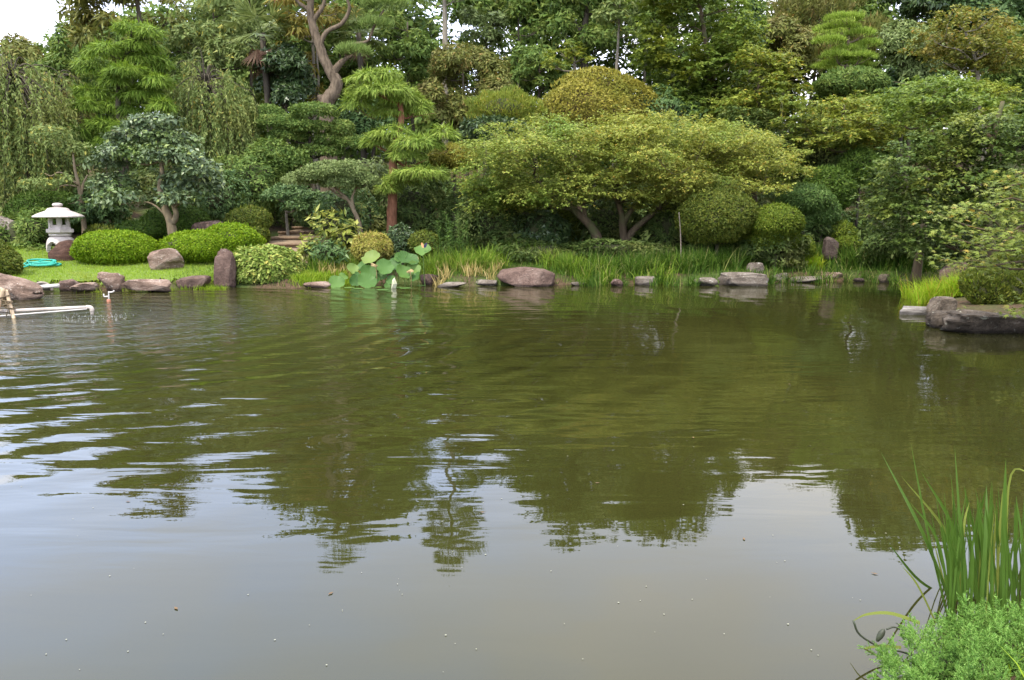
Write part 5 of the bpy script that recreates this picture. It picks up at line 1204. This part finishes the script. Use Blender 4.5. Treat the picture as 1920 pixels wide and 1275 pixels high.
def bank_sample(r_, n):
    x = r_.uniform(-7.5, 12, n * 4); y = r_.uniform(16.6, 20.8, n * 4); d = pond_dist(x, y); k = (d > .04) & (d < 1.9); x, y = x[k][:n], y[k][:n]
    return np.stack([x, y, gz(x, y)], -1)
V, Fq = blades(15000, bank_sample, .06, .18, .014, 32, segs=2, lean=.6, droop=.5)
tag(mesh_np('bank_grass', V, [Fq], M['sedge_deep']), 'low rough grass covering the far bank', kind='stuff')
def lawn_sample(r_, n):
    x = r_.uniform(lawn_x0, lawn_x1, n * 2); y = r_.uniform(lawn_y0, lawn_y1, n * 2); d = pond_dist(x, y); k = d > .06; x, y = x[k][:n], y[k][:n]
    return np.stack([x, y, gz(x, y) + .04], -1)
def near_sample(r_, n):
    x = r_.uniform(-4, 9, n * 5); y = r_.uniform(.9, 9, n * 5); d = pond_dist(x, y); k = (d > .03) & (d < 1.3); x, y = x[k][:n], y[k][:n]
    return np.stack([x, y, gz(x, y)], -1)
V, Fq = blades(9000, near_sample, .04, .12, .006, 35, segs=2, lean=.6, droop=.5)
tag(mesh_np('near_bank_grass', V, [Fq], M['lawn_blade']), 'low grass on the near bank beside the juniper', kind='stuff')
V, Fq = blades(42000, lawn_sample, .03, .075, .012, 31, segs=1)
tag(mesh_np('lawn_grass', V, [Fq], M['lawn_blade']), 'short mown grass of the lawn', kind='stuff')

# ================================================================== LOTUS
def lotus_mats():
    m, t, o, N, L = new_mat('lotus_leaf')
    tc = N('ShaderNodeTexCoord'); oi = N('ShaderNodeObjectInfo'); sp = N('ShaderNodeSeparateXYZ'); L(tc.outputs['Object'], sp.inputs[0])
    at2 = N('ShaderNodeMath', operation='ARCTAN2'); L(sp.outputs[1], at2.inputs[0]); L(sp.outputs[0], at2.inputs[1])
    mu = N('ShaderNodeMath', {1: 19.0}, operation='MULTIPLY'); L(at2.outputs[0], mu.inputs[0]); sn = N('ShaderNodeMath', operation='COSINE'); L(mu.outputs[0], sn.inputs[0])
    pw = N('ShaderNodeMapRange', {'From Min': .93, 'From Max': 1.0}); L(sn.outputs[0], pw.inputs[0])
    r = N('ShaderNodeValToRGB'); ramp(r, [(0, (.055, .13, .026)), (.6, (.085, .18, .032)), (.85, (.13, .22, .04)), (1, (.21, .26, .06))]); L(oi.outputs['Random'], r.inputs[0])
    mx = N('ShaderNodeMix', {7: (.12, .22, .075, 1)}, data_type='RGBA'); L(pw.outputs[0], mx.inputs['Factor']); L(r.outputs[0], mx.inputs[6])
    ln = N('ShaderNodeVectorMath', operation='LENGTH'); L(tc.outputs['Object'], ln.inputs[0])
    nz = N('ShaderNodeTexNoise', {'Scale': 9.0, 'Detail': 4.0}); L(tc.outputs['Object'], nz.inputs['Vector'])
    ad = N('ShaderNodeMath', operation='MULTIPLY_ADD'); ad.inputs[1].default_value = .16; L(nz.outputs['Fac'], ad.inputs[0]); L(ln.outputs['Value'], ad.inputs[2])
    ed = N('ShaderNodeMapRange', {'From Min': .345, 'From Max': .375}); L(ad.outputs[0], ed.inputs[0])
    m2 = N('ShaderNodeMix', {7: (.42, .33, .12, 1)}, data_type='RGBA'); L(ed.outputs[0], m2.inputs['Factor']); L(mx.outputs[2], m2.inputs[6])
    b = N('ShaderNodeBsdfPrincipled', {'Roughness': .55, 'Specular IOR Level': .3}); L(m2.outputs[2], b.inputs['Base Color'])
    tr = N('ShaderNodeBsdfTranslucent'); L(m2.outputs[2], tr.inputs[0]); ms = N('ShaderNodeMixShader', {0: .3}); L(b.outputs[0], ms.inputs[1]); L(tr.outputs[0], ms.inputs[2]); L(ms.outputs[0], o.inputs[0])
    return m
M['lotus'] = lotus_mats()
M['lotus_stem'] = plain_mat('lotus_stem', (.16, .24, .06), (.1, .15, .04), rough=.6)
M['lotus_dry'] = plain_mat('lotus_dry', (.34, .26, .12), (.2, .14, .06), rough=.8, scale=14, bump=.4)
M['lotus_pale'] = plain_mat('lotus_pale', (.48, .47, .34), (.3, .32, .18), rough=.7, scale=10)

def lotus_disc(R, cup, wave, r_, k=36, m=6, notch=False):
    th = np.arange(k) * 2 * pi / k; V = [(0, 0, 0)]
    ph = r_.uniform(0, 6.28, 4)
    for i in range(1, m + 1):
        q = i / m; rr = R * q * (1 + .05 * np.sin(3 * th + ph[0]) * q + .035 * np.sin(7 * th + ph[1]) * q + .02 * np.sin(13 * th + ph[3]) * q)
        z = cup * R * q ** 2 + wave * R * q ** 3 * (np.sin(3 * th + ph[2]) + .6 * np.sin(5 * th + ph[1]) + .35 * np.sin(9 * th + ph[3]))
        V += list(zip(rr * np.cos(th), rr * np.sin(th), z))
    T = [[0, 1 + j, 1 + (j + 1) % k] for j in range(k)]
    Q = [[1 + (i - 1) * k + j, 1 + i * k + j, 1 + i * k + (j + 1) % k, 1 + (i - 1) * k + (j + 1) % k] for i in range(1, m) for j in range(k)]
    return np.array(V, float), np.array(T), np.array(Q)

def lotus():
    c = on(716, 541); r_ = np.random.default_rng(12)
    root = thing('lotus_plant', 'lotus with big round blue-green leaves standing in the water at the far bank', 'lotus', (c[0], c[1] + .35, -.02)); o = np.array(root.location)
    # px, py, half width, half height, depth offset: how each leaf shows in the photo
    L_ = [(697, 486, 16, 12, .45), (661, 504, 10, 10, .35), (690, 512, 14, 13, .2), (666, 527, 9, 10, .12), (631, 530, 13, 12, -.02), (687, 528, 16, 13, -.06), (721, 502, 15, 13, .22), (742, 497, 14, 12, .4), (764, 488, 18, 13, .42),
          (756, 512, 14, 13, .1), (781, 520, 10, 8, .05), (793, 471, 14, 10, .35), (715, 519, 11, 8, .3), (750, 484, 10, 9, .5), (733, 525, 9, 8, .12), (678, 500, 9, 8, .5), (775, 503, 12, 12, .3), (668, 517, 7, 7, .25), (706, 526, 9, 8, .2), (726, 537, 6, 5, -.1), (643, 519, 8, 6, .2)]
    for i, (px, py, hw, hh, dy) in enumerate(L_):
        p = at(px, py, o[1] + dy); k = ppm(py, o[1]); R = max(hw, hh) * 1.14 / k
        tl = math.asin(min(.98, hh / max(hw, hh) * .93)) * r_.uniform(.8, 1.0)     # tilt of the disc towards the pond
        V, T, Q = lotus_disc(R, r_.uniform(.12, .36), .085, r_)
        me_mb = MB(); me_mb.add(V, T, Q); lf = me_mb.build('leaf', M['lotus'], root, smooth=True)
        lf.location = tuple(p - o); lf.rotation_euler = (tl, r_.uniform(-.45, .45), r_.uniform(0, 1.2) - .6)
        base = np.array([p[0] + r_.uniform(-.1, .1), o[1] + dy * .9 + .1, -.25])
        mb = MB(); tube(mb, [base, (base + p) / 2 + [r_.uniform(-.04, .04), .05, .02], p], [.011, .009, .007], 6, n=8)
        mb.build('leaf_stem', M['lotus_stem'], root, origin=o, smooth=True)
    # withered curled leaves
    for (px, py, s, dy) in ((703, 496, 7, .1), (768, 507, 7, .02)):
        p = at(px, py, o[1] + dy); k = ppm(py, o[1]); V, T, Q = lotus_disc(s / k, -.5, .22, r_, k=24, m=5); V[:, 1] *= .55
        mb = MB(); mb.add(V, T, Q); lf = mb.build('withered_leaf', M['lotus_dry'], root, smooth=True); lf.location = tuple(p - o); lf.rotation_euler = (.9, r_.uniform(-.6, .6), r_.uniform(-.5, .5))
        lf['label'] = 'brown withered curled leaf'
        mb = MB(); tube(mb, [p, p + [.03, .03, -.2], [p[0], p[1] + .1, -.2]], .008, 5, n=6); mb.build('leaf_stem', M['lotus_dry'], root, origin=o, smooth=True)
    p = at(737, 538, o[1] - .3); p[2] = 0; V = np.array([[-.06, 0, -.05], [.06, .02, -.05], [.11, .01, .13], [.04, .03, .3], [-.02, 0, .22], [.02, -.05, .12]]) * .8 + p   # folded pale leaf standing in the water
    mb = MB(); mb.add(V, [[0, 5, 4], [5, 3, 4], [0, 1, 5], [1, 2, 5], [5, 2, 3]]); lf = mb.build('folded_leaf', M['lotus_pale'], root, origin=o); lf['label'] = 'pale folded dying leaf standing out of the water'
    for (px, py, hw) in ((655, 539, 10), (672, 541, 9), (717, 543, 12), (760, 540, 11), (708, 538, 8), (790, 535, 8), (745, 539, 8)):
        p = on(px, py, .006); k = ppm(py, p[1]); V, T, Q = lotus_disc(hw / k, .01, .006, r_); mb = MB(); mb.add(V, T, Q); lf = mb.build('floating_leaf', M['lotus'], root, smooth=True); lf.location = tuple(p - o)
lotus()

def butterfly():
    p = at(795, 461, on(716, 541)[1] + .6)
    root = thing('butterfly', 'tiny dark blue and orange butterfly hovering over the topmost lotus leaf', 'butterfly', tuple(p))
    for s, mt, dx in ((1, 'butterfly_dark', .05), (-1, 'butterfly_orange', -.03)):
        V = np.array([[0, 0, 0], [.02 * s, .01, .05], [.05 * s + dx * .4, .03, .075], [.065 * s, .02, .02], [.045 * s, .01, -.03], [.01 * s, 0, -.045]])
        mb = MB(); mb.add(V, [[0, 1, 2], [0, 2, 3], [0, 3, 4], [0, 4, 5]]); mb.build('wing', M[mt], root)
    mb = MB(); tube(mb, [(0, -.005, -.04), (0, -.005, .0), (.005, -.005, .035)], [.004, .007, .003], 6, n=6); mb.build('body', M['butterfly_dark'], root)
butterfly()

# ================================================================== FOREGROUND: iris and juniper
def blade_mesh(P0, P1, P2, w_, r_, n=12, fold=.25):
    c = spline([P0, P1, P2], n) if P2 is not None else spline([P0, P1], n)
    T = unit(np.gradient(c, axis=0)); t = np.linspace(0, 1, n)
    a = r_.uniform(-.6, .6); side = unit(np.cross(T, np.array([sin(a), -cos(a), .05]))); nrm = np.cross(T, side)
    W = w_ * np.where(t < .55, 1, np.maximum(1 - ((t - .55) / .45) ** 1.7, .03))
    V = np.stack([c - side * W[:, None] / 2, c + nrm * (W * fold)[:, None], c + side * W[:, None] / 2], 1).reshape(-1, 3)
    i = np.arange(n - 1) * 3
    return V, np.concatenate([np.stack([i, i + 1, i + 4, i + 3], -1), np.stack([i + 1, i + 2, i + 5, i + 4], -1)])

def iris():
    Y = 3.15; r_ = np.random.default_rng(8); c = at(1830, 1165, Y)
    root = thing('iris_clump', 'tall sword leaved iris clump at the near right corner behind the juniper', 'iris', (c[0], Y, 0)); o = np.array(root.location)
    main = [((1800, 1172), (1735, 1010), (1652, 848), 15, 0), ((1785, 1150), (1740, 1000), (1708, 832), 9, 0), ((1800, 1165), (1775, 1000), (1690, 893), 9, 1), ((1812, 1165), (1790, 1000), (1727, 884), 11, 0), ((1815, 1165), (1800, 990), (1790, 836), 8, 0), ((1880, 1160), (1882, 1000), (1886, 860), 15, 0),
            ((1790, 1170), (1760, 1020), (1705, 940), 8, 0), ((1770, 1165), (1720, 1085), (1664, 1016), 9, 0), ((1765, 1168), (1722, 1100), (1690, 1060), 6, 1), ((1820, 1168), (1800, 1030), (1782, 886), 8, 0), ((1835, 1165), (1832, 1000), (1850, 911), 12, 0), ((1900, 1165), (1905, 1000), (1906, 930), 10, 0),
            ((1840, 1165), (1848, 1010), (1850, 910), 11, 0), ((1860, 1170), (1838, 1000), (1832, 930), 9, 0), ((1905, 1170), (1885, 1040), (1858, 930), 10, 0), ((1885, 1160), (1893, 900), (1940, 890), 6, 1), ((1800, 1160), (1806, 1000), (1818, 940), 7, 1), ((1920, 1160), (1918, 1040), (1905, 930), 9, 0), ((1830, 1160), (1838, 1040), (1832, 990), 7, 1)]
    for (a, b, e, w_, pale) in main:
        dy = r_.uniform(-.25, .3); p0 = at(*a, Y + dy); p0[2] = -.06; V, Q = blade_mesh(p0, at(*b, Y + dy * .8 - .02), at(*e, Y + dy * .5 - .06), w_ / 760, r_)
        mb = MB(); mb.add(V, Q); mb.build('blade', M['iris_pale' if pale else 'iris'], root, origin=o, smooth=True)
    for i in range(170):
        px = r_.uniform(1772, 1990); dy = r_.uniform(-.3, .5); h = r_.uniform(150, 275); ln = r_.normal() * 20 + (1850 - px) * -.08
        p0 = at(px, 1172, Y + dy); p0[2] = -.06; p1 = at(px + ln * .4, 1172 - h * .55, Y + dy); p2 = at(px + ln, 1172 - h, Y + dy - r_.uniform(0, .1))
        V, Q = blade_mesh(p0, p1, p2, r_.uniform(.006, .015), r_); mb = MB(); mb.add(V, Q); mb.build('blade', M['iris_pale' if r_.random() < .06 else 'iris'], root, origin=o, smooth=True)
    # bent pale leaves over the water and a dark seed pod on its stalk
    for pts, w_, mt in (([(1725, 1168), (1670, 1150), (1625, 1152), (1600, 1164)], .014, 'iris_pale'), ([(1690, 1214), (1640, 1212), (1590, 1228), (1560, 1243)], .012, 'iris_pale'), ([(1560, 1262), (1530, 1264), (1498, 1268)], .014, 'iris_pale')):
        cc = spline([at(a, b, 2.78 + .03 * i) for i, (a, b) in enumerate(pts)], 14); n = len(cc); W = w_ * (1 - np.linspace(0, 1, n) ** 2 * .8); sd_ = np.array([0, .35, .94])
        V = np.stack([cc - sd_ * W[:, None] / 2, cc + sd_ * W[:, None] / 2], 1).reshape(-1, 3); i = np.arange(n - 1) * 2; mb = MB(); mb.add(V, np.stack([i, i + 1, i + 3, i + 2], -1)); mb.build('bent_blade', M[mt], root, origin=o, smooth=True)
    for pts, r in (([(1730, 1235), (1690, 1222), (1650, 1213), (1612, 1190), (1600, 1164)], .004), ([(1600, 1290), (1585, 1262), (1558, 1243)], .007), ([(1724, 1204), (1700, 1188), (1678, 1176), (1662, 1180)], .0035), ([(1715, 1195), (1700, 1180), (1680, 1168)], .002)):
        mb = MB(); tube(mb, [at(a, b, 2.76) for a, b in pts], r, 6, n=16); mb.build('dry_stalk', M['pod'], root, origin=o, smooth=True)
    p = at(1651, 1191, 2.76); mb = MB(); lathe(mb, [(0, -.03), (.006, -.026), (.011, -.008), (.012, .008), (.008, .022), (0, .03)], 12); pod = mb.build('seed_pod', M['pod'], root, smooth=True); pod.location = tuple(p - o); pod.rotation_euler = (0, .45, 0)
iris()

def juniper():
    r_ = np.random.default_rng(17); o = np.array([2.0, 2.45, g1(2.0, 2.45)])
    root = thing('juniper_bush', 'soft light green juniper bush at the near right corner', 'bush', tuple(o)); parts = []; cores = []
    # mounds of feathery sprays: px, py, half width
    mounds = [(1890, 1188, 62, 2.75), (1830, 1196, 60, 2.72), (1760, 1225, 62, 2.6), (1705, 1262, 50, 2.52), (1860, 1250, 70, 2.5), (1780, 1290, 80, 2.4), (1930, 1230, 70, 2.55), (1960, 1180, 60, 2.75), (1900, 1310, 80, 2.35), (1720, 1330, 60, 2.35), (1990, 1260, 90, 2.45)]
    for (px, py, hw, Y) in mounds:
        py += 26; px += 2
        c = at(px, py, Y); k = ppm(py, Y); R = np.array([hw / k, hw / k, hw / k * .72])
        cores.append(blob(c - [0, 0, R[2] * .25], R * .72, seed=int(r_.integers(1e6)), rough=.1))
        m = 46; z = r_.uniform(-.15, 1, m); ph = r_.uniform(0, 2 * pi, m); s = np.sqrt(1 - z * z); d = np.stack([s * np.cos(ph), s * np.sin(ph), z], -1)
        B = c + d * R * r_.uniform(.55, .85, m)[:, None]; ax = unit(d * .9 + np.array([0, 0, .55]) + r_.normal(size=(m, 3)) * .4); Lp = r_.uniform(.06, .13, m)
        # each plume: a shoot with side branchlets, every branchlet set with tiny scale leaves
        nb, nl_ = 15, 13; tb = np.linspace(.12, 1, nb); bx = np.repeat(ax, nb, 0); t1 = np.tile(tb, m)
        sd_ = unit(np.cross(bx, r_.normal(size=(m * nb, 3)))); bd = unit(bx * .75 + sd_ * .7); bo = np.repeat(B, nb, 0) + bx * (np.repeat(Lp, nb) * t1)[:, None]; bl = np.repeat(Lp, nb) * .42 * (1.1 - .75 * t1) * r_.uniform(.7, 1.2, m * nb)
        t2 = np.tile(np.linspace(0, 1, nl_), m * nb); ld = np.repeat(bd, nl_, 0); sc_ = unit(np.cross(ld, r_.normal(size=ld.shape))); A = unit(ld * .8 + sc_ * .6); S = unit(np.cross(A, r_.normal(size=ld.shape)))
        parts.append(leaves(np.repeat(bo, nl_, 0) + ld * (np.repeat(bl, nl_) * t2)[:, None], A, S, .0105 * r_.uniform(.7, 1.3, len(t2)), .0034, tri=True))
    V, Fs = join(cores); mesh_np('inner_branching', V - o, Fs, M['twig_dark'], root, smooth=True)
    foliage('foliage', parts, M['juniper'], root, o)
juniper()

# ================================================================== small things on the water
r_ = np.random.default_rng(77); n = 170
px = r_.uniform(0, 1920, n); py = 640 + (r_.random(n) ** 1.3) * 620; VV, TT = [], []
k6 = np.arange(6) * pi / 3; j = 0
for a, b in zip(px, py):
    p = on(a, b, .003)
    if pond_dist(p[:1], p[1:2])[0] > -.1: continue
    s = r_.uniform(.0011, .0034) * (1 + p[1] * .1); VV += [p] + [p + np.array([s * cos(t) * r_.uniform(.6, 1.3), s * sin(t) * r_.uniform(.6, 1.3), 0]) for t in k6]; TT += [[j, j + 1 + q, j + 1 + (q + 1) % 6] for q in range(6)]; j += 7
M['speck'] = plain_mat('pollen_speck', (.3, .3, .23), (.18, .18, .11), rough=.8)
tag(mesh_np('floating_specks', np.array(VV), [np.array(TT)], M['speck']), 'pale pollen specks and bubbles floating on the pond', kind='stuff')
VV, TT, j = [], [], 0
for a, b in ((620, 1112), (330, 1140), (905, 960), (1120, 905), (1395, 1010), (1300, 820), (240, 940), (760, 690), (1480, 720), (1640, 1075)):   # a few drifting brown leaves
    p = on(a, b, .004); t = r_.uniform(0, 6.28); u = np.array([cos(t), sin(t), 0]) * .017; v = np.array([-sin(t), cos(t), 0]) * .007; VV += [p - u, p + v, p + u, p - v]; TT += [[j, j + 1, j + 2], [j, j + 2, j + 3]]; j += 4
M['litter'] = plain_mat('brown_leaf', (.16, .1, .045), (.08, .05, .025), rough=.7)
tag(mesh_np('floating_litter', np.array(VV), [np.array(TT)], M['litter']), 'small brown leaves drifting on the pond', kind='stuff')
n = 150; VV, TT, j = [], [], 0                       # froth where the pipe pours in
for i in range(n):
    q = np.abs(r_.normal()) * .32; t = r_.uniform(0, 2 * pi); p = OUT + np.array([cos(t) * q * 1.6, sin(t) * q, .001 + .02 * math.exp(-q * 9) * r_.random()]); s = r_.uniform(.0015, .005)
    for e in ((1.4, 0, 0), (-1.4, 0, 0), (0, 1, 0), (0, -1, 0), (0, 0, .35), (0, 0, -.35)): VV.append(p + np.array(e) * s)
    TT += [[j + a, j + b, j + c] for a, b, c in ((0, 2, 4), (2, 1, 4), (1, 3, 4), (3, 0, 4), (2, 0, 5), (1, 2, 5), (3, 1, 5), (0, 3, 5))]; j += 6
M['froth'] = plain_mat('water_froth', (.8, .8, .8), (.7, .72, .72), rough=.3)
tag(mesh_np('froth', np.array(VV), [np.array(TT)], M['froth']), 'white froth where the pipe pours into the pond', kind='stuff')
